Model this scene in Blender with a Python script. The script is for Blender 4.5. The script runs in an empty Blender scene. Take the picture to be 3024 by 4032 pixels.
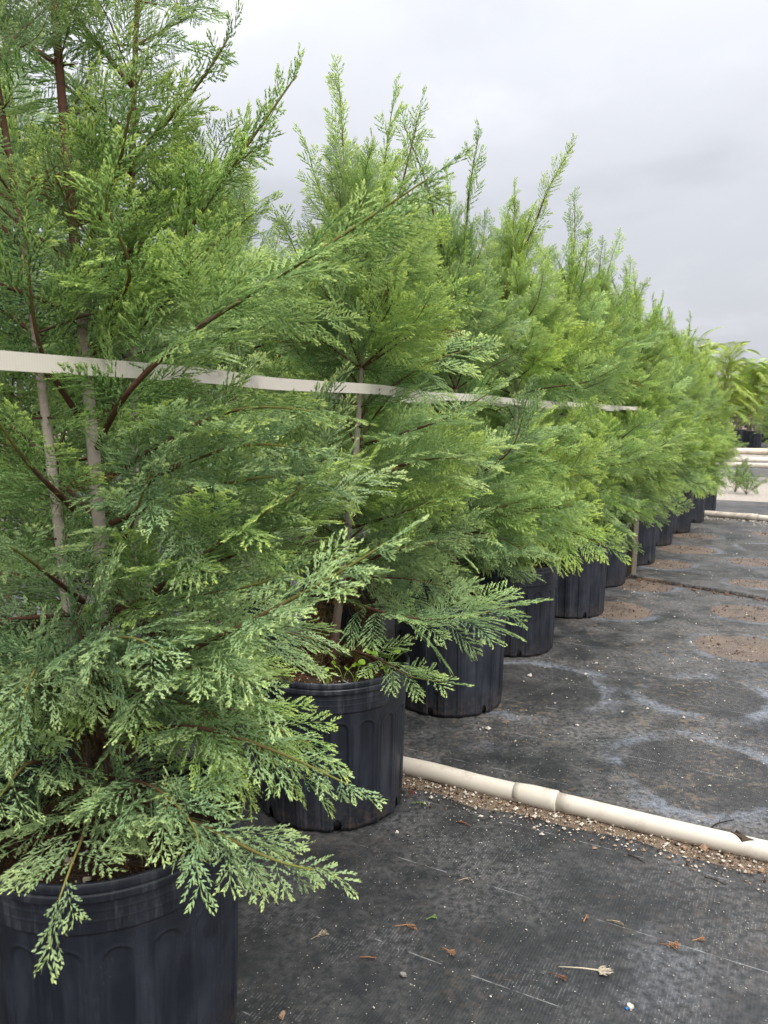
import bpy, math, random
import numpy as np
from mathutils import Vector, Matrix, noise as mnoise

# ------------------------------------------------------------------ camera, sky, sun, exposure
scene = bpy.context.scene
C = scene.collection
R = math.radians
CAM_H = 1.1
PITCH = math.atan(201 / 1662)

cam_data = bpy.data.cameras.new('camera')
cam = bpy.data.objects.new('camera', cam_data)
C.objects.link(cam)
cam.location = (0, 0, CAM_H)
cam.rotation_euler = (math.pi / 2 - PITCH, 0, 0)
cam_data.sensor_fit = 'VERTICAL'
cam_data.sensor_height = 34.6
cam_data.lens = 26.0
cam_data.clip_start = 0.02
cam_data.clip_end = 3000
cam_data.dof.use_dof = True
cam_data.dof.focus_distance = 1.7
cam_data.dof.aperture_fstop = 9.6
scene.camera = cam

SUN_EL, SUN_AZ = 55.0, 150.0          # azimuth clockwise from +Y (the view direction)
world = bpy.data.worlds.new('World')
scene.world = world
world.use_nodes = True


def build_world():
    nt = world.node_tree
    nt.nodes.clear()
    N, L = nt.nodes.new, nt.links.new
    out = N('ShaderNodeOutputWorld')
    bg = N('ShaderNodeBackground')
    bg.inputs['Strength'].default_value = 0.10
    sky = N('ShaderNodeTexSky')
    sky.sky_type = 'NISHITA'
    sky.sun_disc = False
    sky.sun_elevation = R(SUN_EL)
    sky.sun_rotation = R(SUN_AZ)
    sky.air_density = 1.0
    sky.dust_density = 3.0
    tc = N('ShaderNodeTexCoord')
    sep = N('ShaderNodeSeparateXYZ')
    L(tc.outputs['Generated'], sep.inputs[0])
    # project the cloud deck on a plane overhead so that it flattens towards the horizon
    zz = N('ShaderNodeMath'); zz.operation = 'MAXIMUM'; zz.inputs[1].default_value = 0.0
    L(sep.outputs['Z'], zz.inputs[0])
    za = N('ShaderNodeMath'); za.operation = 'ADD'; za.inputs[1].default_value = 0.22
    L(zz.outputs[0], za.inputs[0])
    dx = N('ShaderNodeMath'); dx.operation = 'DIVIDE'
    dy = N('ShaderNodeMath'); dy.operation = 'DIVIDE'
    L(sep.outputs['X'], dx.inputs[0]); L(za.outputs[0], dx.inputs[1])
    L(sep.outputs['Y'], dy.inputs[0]); L(za.outputs[0], dy.inputs[1])
    cb = N('ShaderNodeCombineXYZ')
    L(dx.outputs[0], cb.inputs[0]); L(dy.outputs[0], cb.inputs[1])
    cb.inputs[2].default_value = 3.7
    n1 = N('ShaderNodeTexNoise'); n1.inputs['Scale'].default_value = 0.95
    n1.inputs['Detail'].default_value = 7; n1.inputs['Roughness'].default_value = 0.5
    n1.inputs['Distortion'].default_value = 0.3
    L(cb.outputs[0], n1.inputs['Vector'])
    ramp = N('ShaderNodeValToRGB')
    ramp.color_ramp.interpolation = 'EASE'
    e = ramp.color_ramp.elements
    e[0].position = 0.38; e[0].color = (3.75, 3.83, 4.12, 1)
    e[1].position = 0.64; e[1].color = (5.05, 5.12, 5.38, 1)
    m = e.new(0.52); m.color = (4.35, 4.44, 4.74, 1)
    L(n1.outputs['Fac'], ramp.inputs[0])
    # overcast skies brighten towards the zenith
    gr = N('ShaderNodeMath'); gr.operation = 'MULTIPLY_ADD'
    gr.inputs[1].default_value = 2.1; gr.inputs[2].default_value = 0.71
    zp_ = N('ShaderNodeMath'); zp_.operation = 'POWER'; zp_.inputs[1].default_value = 2.0
    L(zz.outputs[0], zp_.inputs[0])
    L(zp_.outputs[0], gr.inputs[0])
    sc = N('ShaderNodeVectorMath'); sc.operation = 'SCALE'
    L(ramp.outputs[0], sc.inputs[0]); L(gr.outputs[0], sc.inputs['Scale'])
    mix = N('ShaderNodeMixRGB'); mix.inputs[0].default_value = 0.94
    L(sky.outputs[0], mix.inputs[1]); L(sc.outputs[0], mix.inputs[2])
    L(mix.outputs[0], bg.inputs['Color'])
    L(bg.outputs[0], out.inputs['Surface'])


build_world()
sun_data = bpy.data.lights.new('sun', 'SUN')
sun_data.energy = 1.5
sun_data.angle = R(25)
sun_data.color = (1.0, 0.965, 0.91)
sun = bpy.data.objects.new('sun', sun_data)
C.objects.link(sun)
_sd = Vector((math.cos(R(SUN_EL)) * math.sin(R(SUN_AZ)), math.cos(R(SUN_EL)) * math.cos(R(SUN_AZ)), math.sin(R(SUN_EL))))
sun.rotation_euler = (-_sd).to_track_quat('-Z', 'Y').to_euler()
sun.location = _sd * 30
vs = scene.view_settings
vs.view_transform = 'Standard'
vs.look = 'None'
vs.exposure = 1.06
vs.gamma = 1.0
vs.use_curve_mapping = False
scene.cycles.max_bounces = 8
scene.cycles.use_adaptive_sampling = True
scene.cycles.adaptive_threshold = 0.03
scene.cycles.diffuse_bounces = 4
scene.cycles.transmission_bounces = 4
scene.cycles.caustics_reflective = False
scene.cycles.caustics_refractive = False

# ------------------------------------------------------------------ helpers
RU = Vector((0.482, 0.876, 0))        # along the row of pots
RP = Vector((0.876, -0.482, 0))       # from the row towards the open aisle


def uv(u, v, z=0.0):
    return RU * u + RP * v + Vector((0, 0, z))


def link(o, parent=None):
    C.objects.link(o)
    if parent is not None:
        o.parent = parent
    return o


def tag(o, label, cat, group=None):
    o['label'] = label
    o['category'] = cat
    if group:
        o['group'] = group
    return o


def empty(name, loc=(0, 0, 0), rz=0.0):
    o = bpy.data.objects.new(name, None)
    o.empty_display_size = 0.1
    o.location = loc
    o.rotation_euler = (0, 0, rz)
    return link(o)


def mesh_np(name, verts, faces, mats, midx=None, cols=None, smooth=True, attr='tint'):
    """verts (n,3); faces: (m,3|4) int array or a list of such arrays; one material index array per face."""
    if not isinstance(faces, list):
        faces = [faces]
    me = bpy.data.meshes.new(name)
    verts = np.asarray(verts, dtype=np.float32)
    me.vertices.add(len(verts))
    me.vertices.foreach_set('co', verts.ravel())
    loops = np.concatenate([f.ravel() for f in faces]).astype(np.int32)
    counts = np.concatenate([np.full(len(f), f.shape[1], dtype=np.int32) for f in faces])
    starts = np.concatenate([[0], np.cumsum(counts)[:-1]]).astype(np.int32)
    me.loops.add(len(loops))
    me.loops.foreach_set('vertex_index', loops)
    me.polygons.add(len(counts))
    me.polygons.foreach_set('loop_start', starts)
    me.polygons.foreach_set('loop_total', counts)
    if midx is not None:
        me.polygons.foreach_set('material_index', np.asarray(midx, dtype=np.int32))
    me.polygons.foreach_set('use_smooth', np.full(len(counts), bool(smooth)))
    me.update(calc_edges=True)
    for m in mats:
        me.materials.append(m)
    if cols is not None:
        a = me.color_attributes.new(attr, 'FLOAT_COLOR', 'POINT')
        c4 = np.ones((len(verts), 4), dtype=np.float32)
        c4[:, :3] = cols
        a.data.foreach_set('color', c4.ravel())
    return me


def mesh_obj(name, me, parent=None):
    return link(bpy.data.objects.new(name, me), parent)


class Geo:
    """Collects geometry with a colour per vertex and a material index per face."""

    def __init__(self):
        self.v, self.f3, self.f4, self.m3, self.m4, self.c = [], [], [], [], [], []
        self.n = 0

    def add(self, v, f, col=(0, 0, 0), mi=0):
        v = np.asarray(v, dtype=np.float64)
        f = np.asarray(f, dtype=np.int64) + self.n
        self.v.append(v)
        c = np.asarray(col, dtype=np.float64)
        if c.ndim == 1:
            c = np.broadcast_to(c, (len(v), 3))
        self.c.append(c)
        self.n += len(v)
        if f.shape[1] == 3:
            self.f3.append(f); self.m3.append(np.full(len(f), mi))
        else:
            self.f4.append(f); self.m4.append(np.full(len(f), mi))

    def mesh(self, name, mats, smooth=True):
        fs, ms = [], []
        if self.f3:
            fs.append(np.concatenate(self.f3)); ms.append(np.concatenate(self.m3))
        if self.f4:
            fs.append(np.concatenate(self.f4)); ms.append(np.concatenate(self.m4))
        return mesh_np(name, np.concatenate(self.v), fs, mats, np.concatenate(ms), np.concatenate(self.c), smooth)


def norm(a):
    return a / np.maximum(np.linalg.norm(a, axis=-1, keepdims=True), 1e-9)


def path_spline(pts, n):
    """Catmull-Rom through control points."""
    P = np.asarray(pts, dtype=np.float64)
    P = np.vstack([2 * P[0] - P[1], P, 2 * P[-1] - P[-2]])
    k = len(P) - 3
    out = []
    for t in np.linspace(0, k - 1e-6, n):
        i = int(t); s = t - i
        a, b, c, d = P[i], P[i + 1], P[i + 2], P[i + 3]
        out.append(0.5 * ((2 * b) + (-a + c) * s + (2 * a - 5 * b + 4 * c - d) * s * s + (-a + 3 * b - 3 * c + d) * s ** 3))
    return np.array(out)


def tube(path, radii, seg=6, cap=True):
    """A tube round a polyline; returns verts and quads (+ tips closed by collapsing)."""
    P = np.asarray(path, dtype=np.float64)
    n = len(P)
    radii = np.broadcast_to(np.asarray(radii, dtype=np.float64), (n,))
    T = norm(np.gradient(P, axis=0))
    ref = np.array([0, 0, 1.0]) if abs(T[0][2]) < 0.9 else np.array([1.0, 0, 0])
    a = np.cross(T[0], ref); a /= np.linalg.norm(a)
    A = [a]
    for i in range(1, n):
        a = A[-1] - T[i] * np.dot(A[-1], T[i])
        A.append(a / max(np.linalg.norm(a), 1e-9))
    A = np.array(A); B = np.cross(T, A)
    th = np.linspace(0, 2 * math.pi, seg, endpoint=False)
    V = P[:, None, :] + radii[:, None, None] * (np.cos(th)[None, :, None] * A[:, None, :] + np.sin(th)[None, :, None] * B[:, None, :])
    V = V.reshape(-1, 3)
    i = np.arange(n - 1)[:, None] * seg; j = np.arange(seg)[None, :]; j2 = (j + 1) % seg
    F = np.stack([i + j, i + j2, i + seg + j2, i + seg + j], axis=-1).reshape(-1, 4)
    if cap:
        V = np.vstack([V, P[0], P[-1]])
        c0, c1 = n * seg, n * seg + 1
        j = np.arange(seg); j2 = (j + 1) % seg
        F = np.vstack([F, np.stack([np.full(seg, c0), j2, j, np.full(seg, c0)], -1)[:, [0, 1, 2, 2]]]) if False else F
        caps = np.vstack([np.stack([np.full(seg, c0), j2, j], -1), np.stack([np.full(seg, c1), (n - 1) * seg + j, (n - 1) * seg + j2], -1)])
        return V, F, caps
    return V, F, None


def add_tube(g, path, radii, seg=6, col=(0, 0, 0), mi=0):
    V, F, caps = tube(path, radii, seg)
    base = g.n
    g.add(V, F, col, mi)
    g.f3.append(caps + base); g.m3.append(np.full(len(caps), mi))


# ------------------------------------------------------------------ materials
class NT:
    def __init__(self, mat):
        self.t = mat.node_tree

    def n(self, kind, **kw):
        nd = self.t.nodes.new(kind)
        for k, v in kw.items():
            if k.startswith('i_'):
                key = k[2:].replace('_', ' ')
                nd.inputs[key].default_value = v
            else:
                setattr(nd, k, v)
        return nd

    def l(self, a, b):
        self.t.links.new(a, b)

    def _set(self, nd, i, x):
        if isinstance(x, (int, float)):
            nd.inputs[i].default_value = x
        elif isinstance(x, (tuple, list)):
            nd.inputs[i].default_value = tuple(x) + ((1,) if len(x) == 3 and nd.inputs[i].type == 'RGBA' else ())
        else:
            self.l(x, nd.inputs[i])

    def m(self, op, a, b=0.0, c=0.0, clamp=False):
        nd = self.n('ShaderNodeMath', operation=op, use_clamp=clamp)
        for i, x in enumerate((a, b, c)):
            self._set(nd, i, x)
        return nd.outputs[0]

    def mix(self, f, a, b, mode='MIX'):
        nd = self.n('ShaderNodeMixRGB', blend_type=mode)
        for i, x in enumerate((f, a, b)):
            self._set(nd, i, x)
        return nd.outputs[0]

    def step(self, x, lo, hi):
        nd = self.n('ShaderNodeMapRange', interpolation_type='SMOOTHSTEP')
        self._set(nd, 0, x)
        nd.inputs[1].default_value = lo; nd.inputs[2].default_value = hi
        nd.inputs[3].default_value = 0; nd.inputs[4].default_value = 1
        return nd.outputs[0]

    def noise(self, vec, scale, detail=4, rough=0.55, dist=0.0):
        nd = self.n('ShaderNodeTexNoise')
        nd.inputs['Scale'].default_value = scale
        nd.inputs['Detail'].default_value = detail
        nd.inputs['Roughness'].default_value = rough
        nd.inputs['Distortion'].default_value = dist
        if vec is not None:
            self.l(vec, nd.inputs['Vector'])
        return nd.outputs['Fac']

    def bump(self, h, strength=0.5, dist=0.01, normal=None):
        nd = self.n('ShaderNodeBump')
        nd.inputs['Strength'].default_value = strength
        nd.inputs['Distance'].default_value = dist
        self.l(h, nd.inputs['Height'])
        if normal is not None:
            self.l(normal, nd.inputs['Normal'])
        return nd.outputs[0]


def new_mat(name):
    m = bpy.data.materials.new(name)
    m.use_nodes = True
    nt = m.node_tree
    b = nt.nodes['Principled BSDF']
    return m, NT(m), b


def mat_foliage(name, old, mid, young, dead=(0.17, 0.075, 0.035)):
    m, t, b = new_mat(name)
    at = t.n('ShaderNodeAttribute', attribute_name='tint')
    sep = t.n('ShaderNodeSeparateColor')
    t.l(at.outputs['Color'], sep.inputs[0])
    oi = t.n('ShaderNodeObjectInfo')
    rnd = oi.outputs['Random']
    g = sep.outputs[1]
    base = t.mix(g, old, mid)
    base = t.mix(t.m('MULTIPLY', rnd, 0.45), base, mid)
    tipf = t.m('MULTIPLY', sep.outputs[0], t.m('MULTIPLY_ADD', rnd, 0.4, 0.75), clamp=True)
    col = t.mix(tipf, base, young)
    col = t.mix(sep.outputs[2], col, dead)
    v = t.m('MULTIPLY_ADD', t.m('FRACT', t.m('MULTIPLY', rnd, 7.31)), 0.35, 0.82)
    hsv = t.n('ShaderNodeHueSaturation')
    hsv.inputs['Hue'].default_value = 0.5
    t.l(v, hsv.inputs['Value'])
    t.l(col, hsv.inputs['Color'])
    col = t.mix(1.0, hsv.outputs[0], oi.outputs['Color'], 'MULTIPLY')
    t.l(col, b.inputs['Base Color'])
    b.inputs['Roughness'].default_value = 0.5
    b.inputs['Specular IOR Level'].default_value = 0.35
    tr = t.n('ShaderNodeBsdfTranslucent')
    t.l(col, tr.inputs['Color'])
    mx = t.n('ShaderNodeMixShader')
    mx.inputs[0].default_value = 0.42
    t.l(b.outputs[0], mx.inputs[1]); t.l(tr.outputs[0], mx.inputs[2])
    out = t.t.nodes['Material Output']
    t.l(mx.outputs[0], out.inputs['Surface'])
    return m


def mat_bark(name, brown, pale):
    """tint.r: 0 = reddish brown young bark, 1 = smooth pale grey bark; tint.g: green twig."""
    m, t, b = new_mat(name)
    at = t.n('ShaderNodeAttribute', attribute_name='tint')
    sep = t.n('ShaderNodeSeparateColor')
    t.l(at.outputs['Color'], sep.inputs[0])
    geo = t.n('ShaderNodeNewGeometry')
    mp = t.n('ShaderNodeMapping')
    mp.inputs['Scale'].default_value = (1, 1, 3.0)
    t.l(geo.outputs['Position'], mp.inputs[0])
    n1 = t.noise(mp.outputs[0], 45, 5, 0.65)
    n2 = t.noise(geo.outputs['Position'], 14, 3)
    c = t.mix(sep.outputs[0], brown, pale)
    c = t.mix(t.m('MULTIPLY', t.step(n1, 0.5, 0.75), t.m('MULTIPLY_ADD', sep.outputs[0], -0.25, 0.55)), c, (0.05, 0.03, 0.022))
    c = t.mix(t.m('MULTIPLY', t.step(n2, 0.5, 0.75), 0.35), c, (0.24, 0.2, 0.17))
    c = t.mix(sep.outputs[1], c, (0.19, 0.2, 0.045))
    t.l(c, b.inputs['Base Color'])
    b.inputs['Roughness'].default_value = 0.8
    b.inputs['Specular IOR Level'].default_value = 0.2
    t.l(t.bump(n1, 0.6, 0.004), b.inputs['Normal'])
    return m


def mat_pot():
    m, t, b = new_mat('black_plastic')
    tc = t.n('ShaderNodeTexCoord')
    oi = t.n('ShaderNodeObjectInfo')
    ad = t.n('ShaderNodeVectorMath', operation='ADD')
    cb = t.n('ShaderNodeCombineXYZ')
    t.l(t.m('MULTIPLY', oi.outputs['Random'], 9.0), cb.inputs[0])
    t.l(tc.outputs['Object'], ad.inputs[0]); t.l(cb.outputs[0], ad.inputs[1])
    P = ad.outputs[0]
    sp = t.n('ShaderNodeSeparateXYZ'); t.l(tc.outputs['Object'], sp.inputs[0])
    z = sp.outputs['Z']
    ms = t.n('ShaderNodeMapping'); ms.inputs['Scale'].default_value = (1, 1, 0.12)
    t.l(P, ms.inputs[0])
    streak = t.noise(ms.outputs[0], 26, 5, 0.6)
    blot = t.noise(P, 9, 5, 0.6)
    fine = t.noise(P, 260, 3, 0.6)
    spots = t.n('ShaderNodeTexVoronoi'); spots.inputs['Scale'].default_value = 120
    t.l(P, spots.inputs['Vector'])
    dust = t.m('MULTIPLY', t.step(streak, 0.42, 0.72), 0.45)
    dust = t.m('MULTIPLY_ADD', t.step(blot, 0.4, 0.7), 0.30, dust)
    dust = t.m('MULTIPLY', dust, t.m('MULTIPLY_ADD', fine, 1.1, 0.3), clamp=True)
    c = t.mix(dust, (0.0095, 0.0125, 0.0195), (0.066, 0.074, 0.096))
    # water spots, splashed soil towards the foot
    ws = t.m('MULTIPLY', t.m('SUBTRACT', 1.0, t.step(spots.outputs['Distance'], 0.10, 0.22)), t.step(blot, 0.5, 0.62))
    c = t.mix(t.m('MULTIPLY', ws, 0.35), c, (0.12, 0.125, 0.135))
    rim_sheen_scuff = t.m('MULTIPLY', t.step(z, 0.325, 0.345), t.step(t.noise(ms.outputs[0], 60, 5, 0.7), 0.48, 0.66))  # pale rim sheen painted into the colour, broken up like scuffs
    c = t.mix(t.m('MULTIPLY', rim_sheen_scuff, 0.4), c, (0.13, 0.135, 0.15))
    foot = t.m('MULTIPLY', t.m('SUBTRACT', 1.0, t.step(z, 0.0, 0.12)), t.step(t.noise(P, 70, 4, 0.7), 0.42, 0.62))
    c = t.mix(t.m('MULTIPLY', foot, 0.55), c, (0.085, 0.06, 0.042))
    t.l(c, b.inputs['Base Color'])
    t.l(t.m('MULTIPLY_ADD', dust, 0.3, 0.36), b.inputs['Roughness'])
    b.inputs['Specular IOR Level'].default_value = 0.5
    t.l(t.bump(t.m('ADD', fine, t.m('MULTIPLY', blot, 0.6)), 0.22, 0.0015), b.inputs['Normal'])
    return m


def mat_soil(name, c1, c2, scale=60):
    m, t, b = new_mat(name)
    geo = t.n('ShaderNodeNewGeometry')
    P = geo.outputs['Position']
    n1 = t.noise(P, scale, 6, 0.7)
    n2 = t.noise(P, scale * 5, 3, 0.6)
    vor = t.n('ShaderNodeTexVoronoi'); vor.inputs['Scale'].default_value = scale * 2.2
    t.l(P, vor.inputs['Vector'])
    c = t.mix(t.step(n1, 0.3, 0.7), c1, c2)
    c = t.mix(t.m('MULTIPLY', t.step(n2, 0.55, 0.75), 0.5), c, (0.02, 0.014, 0.01))
    t.l(c, b.inputs['Base Color'])
    b.inputs['Roughness'].default_value = 0.95
    b.inputs['Specular IOR Level'].default_value = 0.15
    h = t.m('ADD', n1, t.m('MULTIPLY', vor.outputs['Distance'], 0.6))
    t.l(t.bump(h, 0.9, 0.008), b.inputs['Normal'])
    return m


def mat_plain(name, col, rough=0.6, spec=0.3, var=0.25, scale=40, bump=0.0, dirt=None, dirt_amt=0.5, attr=False):
    m, t, b = new_mat(name)
    geo = t.n('ShaderNodeNewGeometry')
    n1 = t.noise(geo.outputs['Position'], scale, 5, 0.6)
    if attr:
        at = t.n('ShaderNodeAttribute', attribute_name='tint')
        c = at.outputs['Color']
    else:
        c = t.mix(t.m('MULTIPLY', n1, var), col, tuple(x * 0.55 for x in col))
    if dirt:
        n2 = t.noise(geo.outputs['Position'], scale * 0.35, 6, 0.7)
        c = t.mix(t.m('MULTIPLY', t.step(n2, 0.48, 0.68), dirt_amt), c, dirt)
    t.l(c, b.inputs['Base Color'])
    b.inputs['Roughness'].default_value = rough
    b.inputs['Specular IOR Level'].default_value = spec
    if bump:
        t.l(t.bump(n1, bump, 0.004), b.inputs['Normal'])
    return m


# stains left on the fabric where pots once stood: x, y, radius, kind (0 pale mineral ring, 1 brown soil print)
RINGS = [
    (1.30, 2.98, 0.245, 0), (0.98, 2.30, 0.25, 0), (0.60, 3.06, 0.31, 0),
    (1.74, 3.62, 0.235, 1), (2.08, 4.30, 0.215, 1), (2.86, 5.86, 0.20, 1), (2.48, 5.08, 0.17, 1),
    (1.33, 4.36, 0.225, 1), (2.14, 5.78, 0.21, 1), (2.57, 6.45, 0.25, 1), (2.95, 7.2, 0.22, 1), (1.72, 5.02, 0.21, 1),
    (3.30, 6.55, 0.21, 0), (3.72, 7.30, 0.2, 1), (1.95, 2.45, 0.24, 0),
]


def mat_fabric():
    m, t, b = new_mat('woven_ground_fabric')
    geo = t.n('ShaderNodeNewGeometry')
    P = geo.outputs['Position']
    du = t.n('ShaderNodeVectorMath', operation='DOT_PRODUCT'); du.inputs[1].default_value = RU
    dv = t.n('ShaderNodeVectorMath', operation='DOT_PRODUCT'); dv.inputs[1].default_value = RP
    t.l(P, du.inputs[0]); t.l(P, dv.inputs[0])
    u, v = du.outputs['Value'], dv.outputs['Value']
    big = t.noise(P, 1.6, 5, 0.6)
    med = t.noise(P, 7.0, 6, 0.65)
    fine = t.noise(P, 60, 4, 0.7)
    grit = t.noise(P, 330, 3, 0.7)
    # weave: ribs along the row, finer threads across
    rib = t.m('ABSOLUTE', t.m('SUBTRACT', t.m('FRACT', t.m('DIVIDE', v, 0.0068)), 0.5))
    thr = t.m('ABSOLUTE', t.m('SUBTRACT', t.m('FRACT', t.m('DIVIDE', u, 0.0035)), 0.5))
    weave = t.m('ADD', t.m('MULTIPLY', rib, 1.2), t.m('MULTIPLY', thr, 0.6))
    c = t.mix(med, (0.0095, 0.0105, 0.0115), (0.027, 0.0285, 0.0305))
    # grey dust lying in the weave
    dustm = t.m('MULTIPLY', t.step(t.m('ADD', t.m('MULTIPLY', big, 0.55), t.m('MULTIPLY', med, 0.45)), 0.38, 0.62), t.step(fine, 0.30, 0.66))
    along_row = t.step(t.m('ADD', u, t.m('MULTIPLY', big, 0.8)), 1.7, 3.2)  # ramps up along the row, strengthening the grey layer there
    dustm = t.m('MULTIPLY', dustm, t.m('MULTIPLY_ADD', along_row, 0.75, 0.5), clamp=True)
    groove = t.step(rib, 0.30, 0.46)
    lines = t.m('MULTIPLY', groove, t.step(fine, 0.45, 0.62))
    lines = t.m('MULTIPLY', lines, t.step(t.noise(P, 3.1, 4, 0.6), 0.46, 0.60))
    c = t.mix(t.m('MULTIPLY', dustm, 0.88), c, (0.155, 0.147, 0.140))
    c = t.mix(t.m('MULTIPLY', lines, 0.5), c, (0.20, 0.205, 0.215))
    # rings
    wv = t.n('ShaderNodeTexNoise'); wv.inputs['Scale'].default_value = 3.6; wv.inputs['Detail'].default_value = 4
    t.l(P, wv.inputs['Vector'])
    ws = t.n('ShaderNodeVectorMath', operation='MULTIPLY_ADD')
    ws.inputs[1].default_value = (0.22, 0.22, 0); ws.inputs[2].default_value = (-0.11, -0.11, 0)
    t.l(wv.outputs['Color'], ws.inputs[0])
    wp = t.n('ShaderNodeVectorMath', operation='ADD')
    t.l(P, wp.inputs[0]); t.l(ws.outputs[0], wp.inputs[1])
    wb = t.n('ShaderNodeVectorMath', operation='MULTIPLY_ADD')
    wb.inputs[1].default_value = (0.09, 0.09, 0); wb.inputs[2].default_value = (-0.045, -0.045, 0)
    t.l(wv.outputs['Color'], wb.inputs[0])
    wp2 = t.n('ShaderNodeVectorMath', operation='ADD')
    t.l(P, wp2.inputs[0]); t.l(wb.outputs[0], wp2.inputs[1])
    white = brown = clean = 0.0
    for (x, y, r, k) in RINGS:
        ds = t.n('ShaderNodeVectorMath', operation='DISTANCE'); ds.inputs[1].default_value = (x, y, 0)
        t.l((wp2 if k else wp).outputs[0], ds.inputs[0])
        d = ds.outputs['Value']
        inside = t.m('SUBTRACT', 1.0, t.step(d, r - 0.035, r))
        band = t.m('MULTIPLY', t.step(d, r - 0.025, r + 0.008), t.m('SUBTRACT', 1.0, t.step(d, r + 0.008, r + (0.085 if k == 0 else 0.06))))
        white = t.m('MAXIMUM', white, t.m('MULTIPLY', band, 1.0 if k == 0 else 0.8))
        if k:
            brown = t.m('MAXIMUM', brown, inside)
        else:
            clean = t.m('MAXIMUM', clean, inside)
    wmask = t.m('MULTIPLY', white, t.step(t.noise(P, 2.6, 5, 0.65), 0.42, 0.60))
    wmask = t.m('MULTIPLY', wmask, t.m('MULTIPLY_ADD', t.step(fine, 0.32, 0.62), 0.75, 0.18), clamp=True)
    c = t.mix(t.m('MULTIPLY', clean, 0.5), c, (0.022, 0.022, 0.0225))
    c = t.mix(t.m('MULTIPLY', wmask, 0.72), c, (0.25, 0.28, 0.335))
    # loose pale drifts of dust
    drift = t.m('MULTIPLY', t.step(t.noise(P, 2.3, 6, 0.6, 0.6), 0.56, 0.72), t.step(fine, 0.3, 0.7))
    c = t.mix(t.m('MULTIPLY', drift, 0.5), c, (0.19, 0.20, 0.22))
    bmask = t.m('MULTIPLY', brown, t.step(t.m('ADD', t.m('MULTIPLY', fine, 0.5), t.m('MULTIPLY', med, 0.5)), 0.33, 0.56))
    c = t.mix(t.m('MULTIPLY', bmask, 0.88), c, t.mix(grit, (0.135, 0.094, 0.069), (0.22, 0.162, 0.122)))
    # tan dirt blotches between the pots
    blot = t.m('MULTIPLY', t.step(t.noise(P, 26, 5, 0.7), 0.52, 0.64), t.step(t.noise(P, 2.0, 4, 0.5), 0.45, 0.60))
    blot = t.m('MULTIPLY', blot, t.m('MULTIPLY_ADD', t.step(u, 1.9, 2.3), 0.8, 0.2))
    c = t.mix(t.m('MULTIPLY', blot, 0.6), c, (0.215, 0.155, 0.098))
    # marker threads woven across the fabric, worn through in places
    lw = t.m('ADD', u, t.m('MULTIPLY', t.noise(P, 2.2, 2), 0.012))
    ln = t.m('ABSOLUTE', t.m('SUBTRACT', t.m('FRACT', t.m('DIVIDE', lw, 0.295)), 0.5))
    ln = t.m('SUBTRACT', 1.0, t.step(ln, 0.002, 0.0065))
    dash = t.step(t.noise(P, 9, 4, 0.7), 0.46, 0.56)
    c = t.mix(t.m('MULTIPLY', t.m('MULTIPLY', ln, dash), 0.55), c, (0.34, 0.34, 0.34))
    # fine pale specks
    vo = t.n('ShaderNodeTexVoronoi'); vo.inputs['Scale'].default_value = 95
    t.l(P, vo.inputs['Vector'])
    sc2 = t.n('ShaderNodeSeparateColor'); t.l(vo.outputs['Color'], sc2.inputs[0])
    speck = t.m('MULTIPLY', t.m('SUBTRACT', 1.0, t.step(vo.outputs['Distance'], 0.08, 0.20)), t.step(sc2.outputs[0], 0.74, 0.80))
    speck = t.m('MULTIPLY', speck, t.step(t.noise(P, 2.7, 4), 0.40, 0.60))
    c = t.mix(t.m('MULTIPLY', speck, 0.7), c, (0.42, 0.39, 0.34))
    t.l(c, b.inputs['Base Color'])
    t.l(t.m('MULTIPLY_ADD', dustm, 0.25, 0.56), b.inputs['Roughness'])
    b.inputs['Specular IOR Level'].default_value = 0.42
    bn = t.bump(weave, 0.35, 0.0012)
    bn = t.bump(t.m('ADD', big, t.m('MULTIPLY', med, 0.4)), 0.5, 0.02, bn)
    t.l(bn, b.inputs['Normal'])
    return m


M_FOL = mat_foliage('cypress_foliage', (0.120, 0.260, 0.100), (0.385, 0.550, 0.195), (0.76, 0.88, 0.23))
M_FOLG = mat_foliage('glaucous_cypress_foliage', (0.165, 0.305, 0.170), (0.41, 0.56, 0.285), (0.75, 0.88, 0.33))
M_BARK = mat_bark('cypress_bark', (0.115, 0.056, 0.036), (0.50, 0.425, 0.365))
M_POT = mat_pot()
M_SOIL = mat_soil('potting_soil', (0.035, 0.022, 0.015), (0.085, 0.055, 0.038))
M_GRIT = mat_soil('sandy_soil', (0.15, 0.108, 0.075), (0.27, 0.205, 0.15), 80)
M_FABRIC = mat_fabric()
M_PVC = mat_plain('cream_pvc', (0.69, 0.62, 0.52), 0.45, 0.4, 0.14, 14, 0.05, (0.27, 0.205, 0.145), 0.6)
M_STRAP = None
M_PERLITE = mat_plain('perlite', (0.62, 0.57, 0.49), 0.9, 0.1, 0.5, 900)
M_DEBRIS = mat_plain('plant_litter', (0.2, 0.1, 0.05), 0.85, 0.15, attr=True)
M_WOOD = mat_plain('weathered_timber', (0.21, 0.185, 0.135), 0.8, 0.2, 0.7, 60, 0.4)
M_GRAVEL = mat_soil('shell_gravel', (0.30, 0.26, 0.22), (0.47, 0.42, 0.36), 30)
M_EARTH = mat_soil('bare_earth', (0.20, 0.16, 0.12), (0.32, 0.27, 0.21), 6)
M_CONC = mat_plain('concrete', (0.36, 0.36, 0.355), 0.85, 0.2, 0.5, 20, 0.3)
M_WEED = mat_plain('weed_leaf', (0.34, 0.56, 0.06), 0.5, 0.35, 0.3, 200)
M_PALM = mat_plain('palm_leaf', (0.2, 0.3, 0.05), 0.45, 0.4, attr=True)
M_STEM = mat_plain('palm_stem', (0.36, 0.33, 0.22), 0.7, 0.3, 0.6, 30)


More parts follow.
